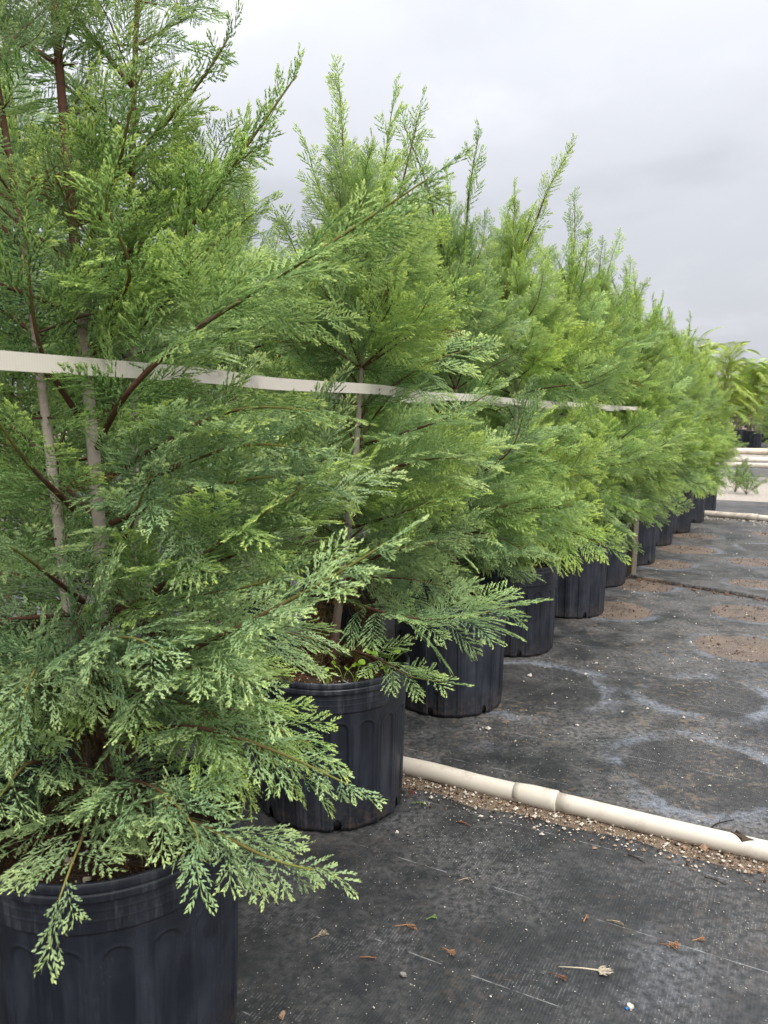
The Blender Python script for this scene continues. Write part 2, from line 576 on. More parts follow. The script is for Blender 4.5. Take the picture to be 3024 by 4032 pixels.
def mat_strap():
    m, t, b = new_mat('woven_strap')
    tc = t.n('ShaderNodeTexCoord')
    at = t.n('ShaderNodeAttribute', attribute_name='tint')
    sep = t.n('ShaderNodeSeparateColor'); t.l(at.outputs['Color'], sep.inputs[0])
    geo = t.n('ShaderNodeNewGeometry')
    n1 = t.noise(geo.outputs['Position'], 18, 5, 0.65)
    n2 = t.noise(geo.outputs['Position'], 3.0, 3, 0.6)
    du = t.n('ShaderNodeVectorMath', operation='DOT_PRODUCT'); du.inputs[1].default_value = RU
    t.l(geo.outputs['Position'], du.inputs[0])
    sp = t.n('ShaderNodeSeparateXYZ'); t.l(geo.outputs['Position'], sp.inputs[0])
    wa = t.m('ABSOLUTE', t.m('SUBTRACT', t.m('FRACT', t.m('DIVIDE', du.outputs['Value'], 0.0042)), 0.5))
    wb = t.m('ABSOLUTE', t.m('SUBTRACT', t.m('FRACT', t.m('DIVIDE', sp.outputs['Z'], 0.0030)), 0.5))
    w = t.m('ADD', wa, wb)
    c = t.mix(t.m('MULTIPLY', w, 0.45), (0.68, 0.63, 0.56), (0.52, 0.48, 0.42))
    c = t.mix(t.m('MULTIPLY', t.step(n1, 0.52, 0.72), 0.5), c, (0.33, 0.24, 0.18))
    c = t.mix(t.m('MULTIPLY', t.step(n2, 0.45, 0.7), 0.25), c, (0.40, 0.38, 0.34))
    t.l(c, b.inputs['Base Color'])
    b.inputs['Roughness'].default_value = 0.8
    b.inputs['Specular IOR Level'].default_value = 0.2
    return m


M_STRAP = mat_strap()


# ------------------------------------------------------------------ ground
def sheet(name, corners, z, mat, nu=1, nv=1, amp=0.0, label=None):
    a, b, c, d = [np.array(p[:2]) for p in corners]
    V, F = [], []
    for i in range(nu + 1):
        for j in range(nv + 1):
            s, q = i / nu, j / nv
            p = (a * (1 - s) + b * s) * (1 - q) + (d * (1 - s) + c * s) * q
            h = amp * mnoise.noise(Vector((p[0] * 2.2, p[1] * 2.2, 1.7))) if amp else 0.0
            V.append((p[0], p[1], z + h))
    for i in range(nu):
        for j in range(nv):
            k = i * (nv + 1) + j
            F.append((k, k + nv + 1, k + nv + 2, k + 1))
    me = mesh_np(name, np.array(V), np.array(F), [mat])
    o = mesh_obj(name, me)
    o['kind'] = 'structure'
    return o


def quad_uv(u0, u1, v0, v1):
    return [uv(u0, v0), uv(u1, v0), uv(u1, v1), uv(u0, v1)]


sheet('ground', [(-700, -300), (700, -300), (700, 1100), (-700, 1100)], -0.03, M_EARTH)
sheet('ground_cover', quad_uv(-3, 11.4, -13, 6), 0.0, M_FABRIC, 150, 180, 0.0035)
sheet('gravel_path', quad_uv(11.38, 16.3, -9, 9), -0.012, M_GRAVEL, 20, 60, 0.02)
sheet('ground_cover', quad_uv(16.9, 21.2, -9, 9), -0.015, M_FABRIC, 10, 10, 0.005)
sheet('gravel_path', quad_uv(21.25, 27.0, -9, 9), -0.012, M_GRAVEL, 20, 30, 0.02)
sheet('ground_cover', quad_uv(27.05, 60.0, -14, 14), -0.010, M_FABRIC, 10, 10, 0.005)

rng = np.random.default_rng(11)


def ribbon_mesh(name, path, width_vec, z_prof, mat):
    """A strip along path whose cross-section runs along width_vec with the heights z_prof (list of (t,z))."""
    V, F = [], []
    k = len(z_prof)
    for i, p in enumerate(path):
        for (w, z) in z_prof:
            j = (0.012 + 0.35 * max(w, 0) ) * mnoise.noise(Vector((p[0] * 7, p[1] * 7, w * 6)))
            V.append((p[0] + width_vec[0] * (w + j), p[1] + width_vec[1] * (w + j), p[2] + z + 0.25 * z * mnoise.noise(Vector((p[0] * 14, p[1] * 14, 5)))))
    for i in range(len(path) - 1):
        for j in range(k - 1):
            a = i * k + j
            F.append((a, a + 1, a + k + 1, a + k))
    return mesh_np(name, np.array(V), np.array(F), [mat])


# lapped edge where two widths of fabric meet
sa, sb = Vector((1.60, 5.41, 0)), Vector((2.95, 3.94, 0))
sd = (sb - sa).normalized(); sn = Vector((sd.y, -sd.x, 0))
if sn.dot(Vector((0, -1, 0))) < 0:
    sn = -sn
pth = [tuple(sa.lerp(sb, i / 60)) for i in range(61)]
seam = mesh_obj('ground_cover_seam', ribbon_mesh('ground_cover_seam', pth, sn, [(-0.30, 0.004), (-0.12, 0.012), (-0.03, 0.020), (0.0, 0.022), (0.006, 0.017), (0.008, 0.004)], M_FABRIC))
seam['kind'] = 'structure'


# ------------------------------------------------------------------ foliage
def spindles(p0, p1, w, up, fat=0.45, flat=0.75):
    n = len(p0)
    d = p1 - p0
    dn = norm(d)
    a = norm(np.cross(dn, up))
    b = np.cross(a, dn)
    mid = p0 + d * fat
    h = (w * 0.5)[:, None]
    V = np.empty((n, 5, 3))
    V[:, 0] = p0
    V[:, 1] = mid + b * h * flat
    V[:, 2] = mid + a * h - b * h * flat * 0.5
    V[:, 3] = mid - a * h - b * h * flat * 0.5
    V[:, 4] = p1
    k = (np.arange(n) * 5)[:, None]
    T = np.array([[0, 2, 1], [0, 3, 2], [0, 1, 3], [4, 1, 2], [4, 2, 3], [4, 3, 1]])
    F = (k[:, :, None] + T[None]).reshape(-1, 3)
    return V.reshape(-1, 3), F


def scales(p0, p1, w, up):
    """Flat pointed scale leaves: one folded rhombus each."""
    n = len(p0)
    d = p1 - p0
    a = norm(np.cross(norm(d), up))
    tl = np.sin(np.arange(n) * 12.9898)[:, None] * 0.85          # every scale leaf tilts its own way
    a = norm(a + up * tl) * (w * 0.5)[:, None]
    mid = p0 + d * 0.38
    V = np.empty((n, 4, 3))
    V[:, 0] = p0; V[:, 1] = mid + a; V[:, 2] = p1; V[:, 3] = mid - a
    k = (np.arange(n) * 4)[:, None, None]
    F = (k + np.array([[0, 1, 2], [0, 2, 3]])[None]).reshape(-1, 3)
    return V.reshape(-1, 3), F


def frond_elems(L, rng, droop=0.25):
    """A flat feather-like spray along +X in the XY plane: an axis, two ranks of straight pinnae, short scale leaves on them.
    Returns (pinnae p0, p1, w, tip0, tip1) and the same for the scale leaves."""
    A, S = [], []
    wav = rng.uniform(-0.10, 0.10)
    lmax = 0.020 + 0.27 * L
    x = 0.006
    side = rng.choice([-1, 1])
    while x < L:
        s = x / L
        ln = lmax * min(1.0, 0.50 + 1.2 * s) * min(1.0, (1 - s) * 1.5 + 0.40) * rng.uniform(0.80, 1.15)
        ang = R(rng.normal(44 - 16 * s, 3.5)) * side
        px, py = x, wav * L * math.sin(s * 3.0)
        zt = rng.normal(0.0, 0.06)
        curve = -0.12 * side * rng.uniform(0.2, 1.3)
        young = 0.08 + 0.98 * s ** 1.5
        at = lambda f: (px + math.cos(ang + curve * f) * ln * f, py + math.sin(ang + curve * f) * ln * f, zt * ln * f)
        cuts = (0.0, 0.55, 1.0) if ln > 0.018 else (0.0, 1.0)
        for q in range(len(cuts) - 1):
            f0, f1 = cuts[q], cuts[q + 1]
            A.append((at(f0), at(min(1, f1 + 0.04)), rng.uniform(0.0024, 0.0030), max(0, young * f0 * 0.8 - 0.1), young * (0.15 + 0.8 * f1)))
        y, sd2 = 0.0035, side
        while y < ln - 0.0015:
            f = y / ln
            b = at(f)
            a2 = ang + curve * f
            l3 = (0.0045 + 0.0030 * math.sin(math.pi * min(1, f * 1.15))) * rng.uniform(0.8, 1.25) * (0.75 + 0.45 * s)
            a3 = a2 + sd2 * R(rng.normal(25, 5))
            S.append((b, (b[0] + math.cos(a3) * l3, b[1] + math.sin(a3) * l3, b[2] + rng.normal(0.12, 0.25) * l3), rng.uniform(0.0026, 0.0033), max(0, young * f - 0.25), min(1, 0.25 * young + young * f * 0.85)))
            sd2 = -sd2
            y += rng.uniform(0.0026, 0.0036)
        side = -side
        x += rng.uniform(0.0064, 0.0090)
    nx = 5
    for q in range(nx):
        s0, s1 = q / nx, (q + 1) / nx
        A.append(((L * s0, wav * L * math.sin(s0 * 3), 0), (L * s1 * 1.02, wav * L * math.sin(s1 * 3), 0), 0.0026 - 0.0007 * s1, 0.30 * s0, 0.30 + 0.6 * s1 ** 2))
    out = []
    for E in (A, S):
        P0, P1 = np.array([e[0] for e in E]), np.array([e[1] for e in E])
        for P in (P0, P1):
            P[:, 2] -= droop * P[:, 0] ** 2 / L + 0.10 * np.abs(P[:, 1]) ** 1.5 / (L ** 0.5)
        out.append((P0, P1, np.array([e[2] for e in E]), np.array([e[3] for e in E]), np.array([e[4] for e in E])))
    return out


FR_L = [0.06, 0.09, 0.125, 0.16, 0.20]
_fr = np.random.default_rng(5)
FRONDS = {L: [frond_elems(L, _fr, _fr.uniform(0.0, 0.32)) for _ in range(5)] for L in FR_L}


def put_frond(g, rng, pos, dirv, up, L, shade=0.5, dead=0.0, tipk=1.0, mi=1, thick=1.0):
    base = min(FR_L, key=lambda a: abs(a - L))
    sets = FRONDS[base][rng.integers(5)]
    sc = L / base
    x = dirv / np.linalg.norm(dirv)
    y = np.cross(up, x)
    ny = np.linalg.norm(y)
    if ny < 1e-4:
        y = np.cross(np.array([0.3, 0.9, 0.1]), x); ny = np.linalg.norm(y)
    y /= ny
    z = np.cross(x, y)
    M = np.stack([x, y, z])                      # rows: local axes
    if rng.random() < 0.5:
        M = M * np.array([[1], [-1], [1]])
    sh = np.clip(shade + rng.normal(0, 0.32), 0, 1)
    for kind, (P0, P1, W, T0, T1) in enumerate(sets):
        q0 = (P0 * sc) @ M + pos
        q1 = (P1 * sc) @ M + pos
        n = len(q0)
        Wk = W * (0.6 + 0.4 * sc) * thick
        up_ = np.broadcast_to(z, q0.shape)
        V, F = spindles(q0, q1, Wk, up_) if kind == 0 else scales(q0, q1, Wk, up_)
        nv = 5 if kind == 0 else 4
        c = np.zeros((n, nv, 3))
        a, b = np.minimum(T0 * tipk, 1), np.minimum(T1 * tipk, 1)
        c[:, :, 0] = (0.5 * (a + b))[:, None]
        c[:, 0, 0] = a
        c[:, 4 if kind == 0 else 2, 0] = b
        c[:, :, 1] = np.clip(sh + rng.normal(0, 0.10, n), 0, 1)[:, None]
        c[:, :, 2] = dead
        g.add(V, F, c.reshape(-1, 3), mi)


def bough(g, rng, path, r0=0.0045, up=(0, 0, 1), fr_len=1.0, start=0.08, dens=1.0, shade=0.5, tipk=1.0, spread=1.0, bark=0.0, fronds_max=0.205, thick=1.0):
    """A branch: woody axis along path with flat sprays on both sides."""
    P = path_spline(path, 28) if len(path) < 20 else np.asarray(path)
    seg = np.linalg.norm(np.diff(P, axis=0), axis=1)
    cum = np.concatenate([[0], np.cumsum(seg)])
    Lb = cum[-1]
    T = norm(np.gradient(P, axis=0))
    s = cum / Lb
    rad = 0.78 * r0 * (1 - s) ** 0.9 + 0.0011
    colr = np.zeros((len(P), 3))
    colr[:, 0] = bark
    colr[:, 1] = np.clip((s - 0.50) * 1.9, 0, 0.9)
    add_tube(g, P, rad, 6, np.vstack([np.repeat(colr, 6, axis=0), colr[:1], colr[-1:]]), 0)
    up = np.asarray(up, dtype=np.float64)
    d = start * Lb
    side = rng.choice([-1, 1])
    while d < Lb * 0.985:
        f = d / Lb
        i = min(np.searchsorted(cum, d), len(P) - 1)
        t = T[i]
        b = np.cross(t, up); b /= max(np.linalg.norm(b), 1e-6)
        u2 = np.cross(b, t)
        roll = rng.normal(0, R(20))
        bb = b * math.cos(roll) + u2 * math.sin(roll)
        ang = R(rng.normal(50 - 18 * f, 6)) * spread
        dirv = t * math.cos(ang) + bb * side * math.sin(ang)
        dirv = dirv + np.array([0, 0, 0.10])
        L = min(fronds_max, max(0.05, 0.62 * (Lb - d) + 0.05)) * rng.uniform(0.75, 1.12) * fr_len
        if f < 0.3:
            L *= 0.72 + 0.9 * f
        n2 = u2 * math.cos(roll) - bb * math.sin(roll) * 0.5 + rng.normal(0, 0.25, 3)
        put_frond(g, rng, P[i], dirv, n2, L, shade, 0.8 if f < 0.4 and rng.random() < 0.03 else 0.0, tipk * (0.55 + 0.5 * f), 1, thick)
        if rng.random() < 0.30:
            sg = rng.choice([-1, 1])
            put_frond(g, rng, P[i], t * 0.75 + u2 * sg * 0.6 + rng.normal(0, 0.2, 3), b, L * 0.7, shade, 0.0, tipk * (0.55 + 0.45 * f))
        side = -side
        d += rng.uniform(0.017, 0.026) / dens
    put_frond(g, rng, P[-2], T[-1], u2 + rng.normal(0, 0.2, 3), 0.09 * fr_len, shade, 0.0, tipk)


def branch_mesh(name, seed, path, glauc=False, **kw):
    g = Geo()
    bough(g, np.random.default_rng(seed), path, **kw)
    return g.mesh(name, [M_BARK, M_FOLG if glauc else M_FOL])


# shared branches, 0.46 m long, along +X
TEMPL = {'up': [], 'out': [], 'droop': [], 'top': []}
for k in range(5):
    r_ = random.Random(k)
    z1, z2, y1 = r_.uniform(0.02, 0.05), r_.uniform(0.10, 0.17), r_.uniform(-0.05, 0.05)
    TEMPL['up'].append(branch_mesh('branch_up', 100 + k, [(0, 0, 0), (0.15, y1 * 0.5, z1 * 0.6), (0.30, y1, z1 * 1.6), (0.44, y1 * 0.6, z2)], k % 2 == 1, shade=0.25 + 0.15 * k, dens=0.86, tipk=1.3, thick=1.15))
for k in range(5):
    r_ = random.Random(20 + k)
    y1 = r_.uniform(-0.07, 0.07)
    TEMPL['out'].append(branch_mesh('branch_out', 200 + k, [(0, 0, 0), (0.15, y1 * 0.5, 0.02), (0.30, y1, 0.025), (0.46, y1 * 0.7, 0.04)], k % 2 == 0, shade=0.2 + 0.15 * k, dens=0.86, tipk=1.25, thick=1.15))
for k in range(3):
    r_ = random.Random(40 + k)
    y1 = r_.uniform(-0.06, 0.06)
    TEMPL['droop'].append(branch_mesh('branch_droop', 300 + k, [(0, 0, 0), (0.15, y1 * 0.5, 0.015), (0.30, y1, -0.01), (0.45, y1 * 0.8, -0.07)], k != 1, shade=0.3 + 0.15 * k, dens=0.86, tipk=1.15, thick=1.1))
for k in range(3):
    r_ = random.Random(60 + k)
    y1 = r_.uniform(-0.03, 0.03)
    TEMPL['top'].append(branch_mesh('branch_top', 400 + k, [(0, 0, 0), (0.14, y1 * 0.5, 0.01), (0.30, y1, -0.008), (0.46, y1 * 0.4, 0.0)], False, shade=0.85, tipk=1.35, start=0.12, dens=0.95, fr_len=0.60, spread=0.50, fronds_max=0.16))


def bough_matrix(root, az, el, roll, sc):
    x = Vector((math.cos(el) * math.cos(az), math.cos(el) * math.sin(az), math.sin(el)))
    y = Vector((-math.sin(az), math.cos(az), 0))
    z = x.cross(y)
    y2 = y * math.cos(roll) + z * math.sin(roll)
    z2 = x.cross(y2)
    m = Matrix((x, y2, z2)).transposed().to_4x4()
    return Matrix.Translation(root) @ m @ Matrix.Diagonal((sc, sc, sc, 1))


def stem_path(base, lean, h, seed, n=24):
    r_ = random.Random(seed)
    o1, o2 = r_.uniform(0, 9), r_.uniform(0, 9)
    out = []
    for i in range(n):
        s = i / (n - 1)
        out.append((base[0] + lean[0] * s + 0.035 * math.sin(3.3 * s + o1) * s, base[1] + lean[1] * s + 0.035 * math.sin(2.7 * s + o2) * s, base[2] + (h - base[2]) * s))
    return np.array(out)


def add_stem(g, P, r0, r1, pale_lo=0.55, pale_hi=1.35, seg=10):
    s = np.linspace(0, 1, len(P))
    z = P[:, 2]
    rad = (r0 * (1 - s) + r1 * s) * (1 + 0.035 * np.sin(z * 47) * np.cos(z * 31))
    rad[0] *= 1.35
    pale = np.clip((z - pale_lo + 0.15) / 0.2, 0, 1) * np.clip((pale_hi - z) / 0.3, 0, 1)
    col = np.zeros((len(P), 3)); col[:, 0] = pale
    add_tube(g, P, rad, seg, np.vstack([np.repeat(col, seg, axis=0), col[:1], col[-1:]]), 0)


def make_tree(name, loc, H, seed, label, n_br=84, lean=(0.0, 0.0), rad=0.43, stems=((0, 0),), custom=(), skip=None, group='potted conifers in a row', low=0.50, tops=7, top_len=1.0, inner=60, tint=(1, 1, 1), dead_low=0):
    rr = random.Random(seed)
    nr = np.random.default_rng(seed)
    root = empty(name, loc)
    tag(root, label, 'conifer tree', group)
    loc = Vector(loc)
    # trunk (one or more stems rising from the soil)
    gt = Geo()
    paths = []
    for si, (ox, oy) in enumerate(stems):
        P = stem_path((ox * 0.35, oy * 0.35, 0.33), (lean[0] + ox * 1.2, lean[1] + oy * 1.2), H * (0.93 if si == 0 else 0.80), seed * 7 + si)
        paths.append(P)
        add_stem(gt, P, 0.0145 if si == 0 else 0.0115, 0.003)
    trunk = mesh_obj('trunk', gt.mesh('trunk', [M_BARK]), root)
    # inner shoots and dead brown sprays round the trunk
    gc = Geo()
    for k in range(inner):
        P = paths[k % len(paths)]
        zz = rr.uniform(0.05, 0.92)
        i = int(zz * (len(P) - 1))
        az = rr.uniform(0, 6.283)
        dead = 0.9 if (P[i][2] < 0.75 and rr.random() < 0.7) else 0.0
        dv = np.array([math.cos(az), math.sin(az), rr.uniform(-0.2, 0.6) if not dead else rr.uniform(-1.1, -0.2)])
        if dead:
            dv[:2] *= 0.8
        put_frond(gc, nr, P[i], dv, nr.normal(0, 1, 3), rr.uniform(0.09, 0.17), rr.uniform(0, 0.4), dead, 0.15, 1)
        add_tube(gc, [P[i], P[i] + dv / np.linalg.norm(dv) * 0.03], [0.002, 0.001], 4, (0, 0, 0), 0)
    for k in range(dead_low):
        P = paths[0]
        i = rr.randrange(1, 6)
        az = rr.uniform(0, 6.283)
        q = P[i] + np.array([math.cos(az), math.sin(az), 0]) * rr.uniform(0.0, 0.09) + np.array([0, 0, rr.uniform(0.0, 0.12)])
        put_frond(gc, nr, q, np.array([0.35 * math.cos(az), 0.35 * math.sin(az), -1.0]), nr.normal(0, 1, 3), rr.uniform(0.07, 0.13), 0.4, rr.uniform(0.75, 1.0), 0.0, 1, 0.8)
    crown = mesh_obj('crown', gc.mesh('crown', [M_BARK, M_FOL]), root)
    crown.color = (*tint, 1)
    # branches
    ga = 2.39996
    a0 = rr.uniform(0, 6.28)
    zlo, zhi = low, H - 0.10
    for k in range(n_br):
        s = (k + rr.uniform(-0.4, 0.4)) / n_br
        s = min(max(s, 0), 1)
        z = zlo + (zhi - zlo) * s ** 1.08
        P = paths[rr.randrange(len(paths))]
        i = min(int(np.searchsorted(P[:, 2], z)), len(P) - 1)
        az = a0 + ga * k + rr.uniform(-0.35, 0.35)
        Lr = rad * (0.92 + 0.22 * math.sin(min(s / 0.35, 1) * math.pi * 0.6)) * (1 - 0.60 * max(0, (s - 0.38) / 0.62) ** 1.25)
        Lr *= rr.uniform(0.78, 1.16)
        el = R(4 + 30 * s + 22 * s * s + rr.uniform(-14, 14))
        if s < 0.14:
            fam = 'droop'; el = R(rr.uniform(-12, 12))
        elif s > 0.8:
            fam = 'top' if rr.random() < 0.40 else 'up'
            el += R(10)
        else:
            fam = 'out' if rr.random() < 0.55 else 'up'
        if skip:
            fk = skip(P[i] + np.array(loc), az, Lr, rr)
            if fk == 0:
                continue
            Lr *= fk
        me = rr.choice(TEMPL[fam])
        o = bpy.data.objects.new('branch', me)
        o.matrix_local = bough_matrix(Vector(P[i]), az, el, rr.gauss(0, R(32)), Lr / 0.42)
        o.color = (*tint, 1)
        link(o, crown)
    for k in range(tops):
        P = paths[k % len(paths)]
        i = len(P) - 2 if k < len(paths) else int(len(P) * rr.uniform(0.70, 0.95))
        az = rr.uniform(0, 6.28)
        el = R(86 if k < len(paths) else rr.uniform(56, 78))
        o = bpy.data.objects.new('branch', TEMPL['top'][k % 3])
        sc = rr.uniform(0.75, 1.25) * top_len
        o.matrix_local = bough_matrix(Vector(P[i]), az, el, rr.uniform(0, 6), sc)
        o.color = (*tint, 1)
        link(o, crown)
    for ci, spec in enumerate(custom):
        pts = path_spline(np.array(spec['p']) - np.array(loc), 40)
        ln_ = np.concatenate([[0], np.cumsum(np.linalg.norm(np.diff(pts, axis=0), axis=1))])
        pts = pts[ln_ < ln_[-1] - 0.05 * spec.get('fr_len', 1.0)]
        g = Geo()
        kw = {k: v for k, v in spec.items() if k not in ('p', 'gl')}
        bough(g, np.random.default_rng(seed * 100 + ci), pts, **kw)
        o = mesh_obj('branch', g.mesh('branch', [M_BARK, M_FOLG if spec.get('gl') else M_FOL]), crown)
        o.color = (*tint, 1)
    return root


def ip(x, y, d):
    """A point of the place: seen from the surveying position at picture fraction x, y (1659 x 2212 grid), d metres ahead."""
    a, b = (x - 829.5) / 1662 * d, (1106 - y) / 1662 * d
    cp, sp = math.cos(PITCH), math.sin(PITCH)
    return (a, d * cp + b * sp, CAM_H + b * cp - d * sp)


POTS = [(-0.475, 1.275), (-0.153, 2.136), (0.257, 2.931), (0.615, 3.656), (1.058, 4.352), (1.424, 5.136), (1.890, 5.901), (2.351, 6.789), (2.815, 7.548), (3.262, 8.312), (3.693, 9.029)]
HEIGHTS = [2.30, 1.68, 1.72, 1.94, 1.86, 1.92, 1.87, 1.90, 1.83, 1.74, 1.60]
TINTS = [(1.0, 1.0, 0.98), (1.10, 1.08, 0.98), (1.02, 1.04, 0.98), (1.22, 1.18, 0.94), (1.12, 1.12, 0.96), (1.04, 1.06, 0.96), (1.14, 1.12, 0.96), (1.04, 1.08, 0.96), (1.18, 1.15, 0.92), (1.10, 1.10, 0.95), (1.18, 1.16, 0.92)]


# ------------------------------------------------------------------ pots
def pot_mesh():
    NP = 18
    seg = NP * 24
    Hh, rb, rt = 0.42, 0.204, 0.2185
    hs = np.unique(np.concatenate([np.linspace(0, 0.012, 5), np.linspace(0.012, 0.30, 58), np.linspace(0.30, 0.33, 14), np.linspace(0.33, 0.42, 46)]).round(5))
    th = np.linspace(0, 2 * math.pi, seg, endpoint=False)
    Hm, Tm = np.meshgrid(hs, th, indexing='ij')
    Rr = rb + (rt - rb) * Hm / Hh
    loc_t = (Tm % (2 * math.pi / NP)) - math.pi / NP
    s = np.abs(loc_t) * Rr
    a, top = 0.0235, 0.308
    cy = top - a
    d = np.where(Hm < cy, s - a, np.hypot(s, Hm - cy) - a)
    ss = lambda x, lo, hi: (lambda q: q * q * (3 - 2 * q))(np.clip((x - lo) / (hi - lo), 0, 1))
    rel = -0.0032 * (1 - ss(d, -0.004, 0.001)) + 0.0014 * np.exp(-(d / 0.0022) ** 2)
    edge = math.pi / NP * Rr
    rel += 0.0015 * np.exp(-((edge - s) / 0.0022) ** 2) * (Hm < 0.30)
    rel *= (1 - ss(Hm, 0.318, 0.326))
    rel += 0.0035 * ss(Hm, 0.335, 0.338) + 0.0008 * (np.sin((Hm - 0.338) * 2 * math.pi / 0.016) > 0.75) * (Hm > 0.342) * (Hm < 0.385)
    rel += 0.0045 * ss(Hm, 0.388, 0.390) - 0.0035 * np.exp(-((Hm - 0.404) / 0.0016) ** 2)
    rel -= 0.0016 * ss(Hm, 0.415, 0.42)
    rel -= 0.010 * (1 - ss(Hm, -0.002, 0.012))
    Rr = Rr + rel
    V = np.stack([Rr * np.cos(Tm), Rr * np.sin(Tm), Hm], -1).reshape(-1, 3)
    n = len(hs)
    i, j = np.meshgrid(np.arange(n - 1), np.arange(seg), indexing='ij')
    F = np.stack([i * seg + j, i * seg + (j + 1) % seg, (i + 1) * seg + (j + 1) % seg, (i + 1) * seg + j], -1)
    # drain holes through the foot
    hc = (hs[:-1] + hs[1:]) / 2
    tc = (np.arange(seg) + 0.5) * 2 * math.pi / seg
    keep = np.ones((n - 1, seg), bool)
    for k in range(6):
        t0 = k * math.pi / 3 + 0.14
        dt = ((tc - t0 + math.pi) % (2 * math.pi)) - math.pi
        hole = (dt[None, :] * 0.2 / 0.0115) ** 2 + ((hc[:, None] - 0.020) / 0.0165) ** 2 < 1
        keep &= ~hole
    F = F[keep]
    # inside wall, lip and floor
    prof = [(rt + 0.0035, 0.4215), (rt + 0.0005, 0.4205), (rt - 0.001, 0.412), (rt - 0.004, 0.38), (rb - 0.010, 0.03), (rb - 0.012, 0.006), (0.0005, 0.006)]
    base = len(V)
    V2 = np.concatenate([np.stack([r * np.cos(th), r * np.sin(th), np.full(seg, h)], -1) for r, h in prof])
    F2 = []
    k = np.arange(seg); k2 = (k + 1) % seg
    rings = [(n - 1) * seg] + [base + q * seg for q in range(len(prof))]
    for q in range(len(rings) - 1):
        F2.append(np.stack([rings[q] + k, rings[q] + k2, rings[q + 1] + k2, rings[q + 1] + k], -1))
    F = np.vstack([F] + F2)
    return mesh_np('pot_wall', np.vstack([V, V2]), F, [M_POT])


def soil_mesh():
    V, F = [(0, 0, 0.008)], []
    nr_, ns = 22, 64
    for i in range(1, nr_ + 1):
        for j in range(ns):
            r = 0.2155 * i / nr_; t = j * 2 * math.pi / ns
            x, y = r * math.cos(t), r * math.sin(t)
            z = 0.009 * mnoise.noise(Vector((x * 28, y * 28, 3))) + 0.005 * mnoise.noise(Vector((x * 80, y * 80, 9))) + 0.010 * (1 - (r / 0.2155) ** 2)
            if i == nr_:
                z -= 0.005
            V.append((x, y, z))
    tri = [(0, 1 + j, 1 + (j + 1) % ns) for j in range(ns)]
    for i in range(nr_ - 1):
        for j in range(ns):
            a = 1 + i * ns + j; b = 1 + i * ns + (j + 1) % ns
            F.append((a, a + ns, b + ns, b))
    return mesh_np('soil', np.array(V), [np.array(tri), np.array(F)], [M_SOIL])


def litter_mesh(seed, n=44):
    r_ = np.random.default_rng(seed)
    g = Geo()
    for k in range(n):
        rr_, t = 0.135 * math.sqrt(r_.random()), r_.uniform(0, 6.28)
        p = np.array([rr_ * math.cos(t), rr_ * math.sin(t), 0.018 + r_.uniform(0, 0.014)])
        a = r_.uniform(0, 6.28)
        put_frond(g, r_, p, np.array([math.cos(a), math.sin(a), r_.uniform(-0.15, 0.05)]), np.array([r_.normal(0, 0.25), r_.normal(0, 0.25), 1]), r_.uniform(0.04, 0.07), 0.5, 0.0, 0.0, 0, 0.7)
    me = g.mesh('litter', [M_DEBRIS])
    cols = np.zeros((len(me.vertices), 4), np.float32)
    me.color_attributes['tint'].data.foreach_get('color', cols.ravel())
    nv = len(cols)
    gvals = np.repeat(r_.random(nv // 40 + 1), 40)[:nv]
    pal = np.array([[0.10, 0.052, 0.032], [0.155, 0.09, 0.055], [0.24, 0.10, 0.035], [0.075, 0.048, 0.035]])
    cc = pal[(gvals * 3.99).astype(int)]
    out = np.ones((nv, 4), np.float32); out[:, :3] = cc
    me.color_attributes['tint'].data.foreach_set('color', out.ravel())
    return me


def grains_mesh(name, pts, sizes, mats, cols=None, seed=1):
    """Small angular grains (8 triangles each)."""
    r_ = np.random.default_rng(seed)
    n = len(pts)
    base = np.array([[1, 0, 0], [-1, 0, 0], [0, 1, 0], [0, -1, 0], [0, 0, 1], [0, 0, -1]], float)
    V = base[None] * (1 + r_.uniform(-0.35, 0.35, (n, 6, 1))) + r_.normal(0, 0.2, (n, 6, 3))
    V = V * (np.asarray(sizes)[:, None, None] * np.array([1, 1, 0.75])) + np.asarray(pts)[:, None, :]
    T = np.array([[0, 2, 4], [2, 1, 4], [1, 3, 4], [3, 0, 4], [2, 0, 5], [1, 2, 5], [3, 1, 5], [0, 3, 5]])
    F = ((np.arange(n) * 6)[:, None, None] + T[None]).reshape(-1, 3)
    return mesh_np(name, V.reshape(-1, 3), F, mats, None, None if cols is None else np.repeat(cols, 6, axis=0), smooth=False)


POT_ME, SOIL_ME = pot_mesh(), soil_mesh()
LITTER = [litter_mesh(3), litter_mesh(4)]
_r = np.random.default_rng(8)
_rad = 0.2 * np.sqrt(_r.random(170)); _t = _r.uniform(0, 6.28, 170)
PERL_ME = grains_mesh('perlite', np.stack([_rad * np.cos(_t), _rad * np.sin(_t), 0.014 + _r.uniform(0, 0.006, 170)], -1), _r.uniform(0.0012, 0.0038, 170), [M_PERLITE], seed=3)


def make_pot(loc, rz, label, group='black nursery pots of the row', tilt=0.0):
    root = empty('nursery_pot', loc, rz)
    root.rotation_euler[0] = tilt
    tag(root, label, 'pot', group)
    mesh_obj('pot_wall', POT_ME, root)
    s = mesh_obj('soil', SOIL_ME, root)
    s.location.z = 0.372
    l = mesh_obj('litter', random.Random(str(loc)).choice(LITTER), s)
    l['kind'] = 'stuff'
    p = mesh_obj('perlite_grains', PERL_ME, s)
    p['kind'] = 'stuff'
    p.rotation_euler[2] = rz * 2
    return root


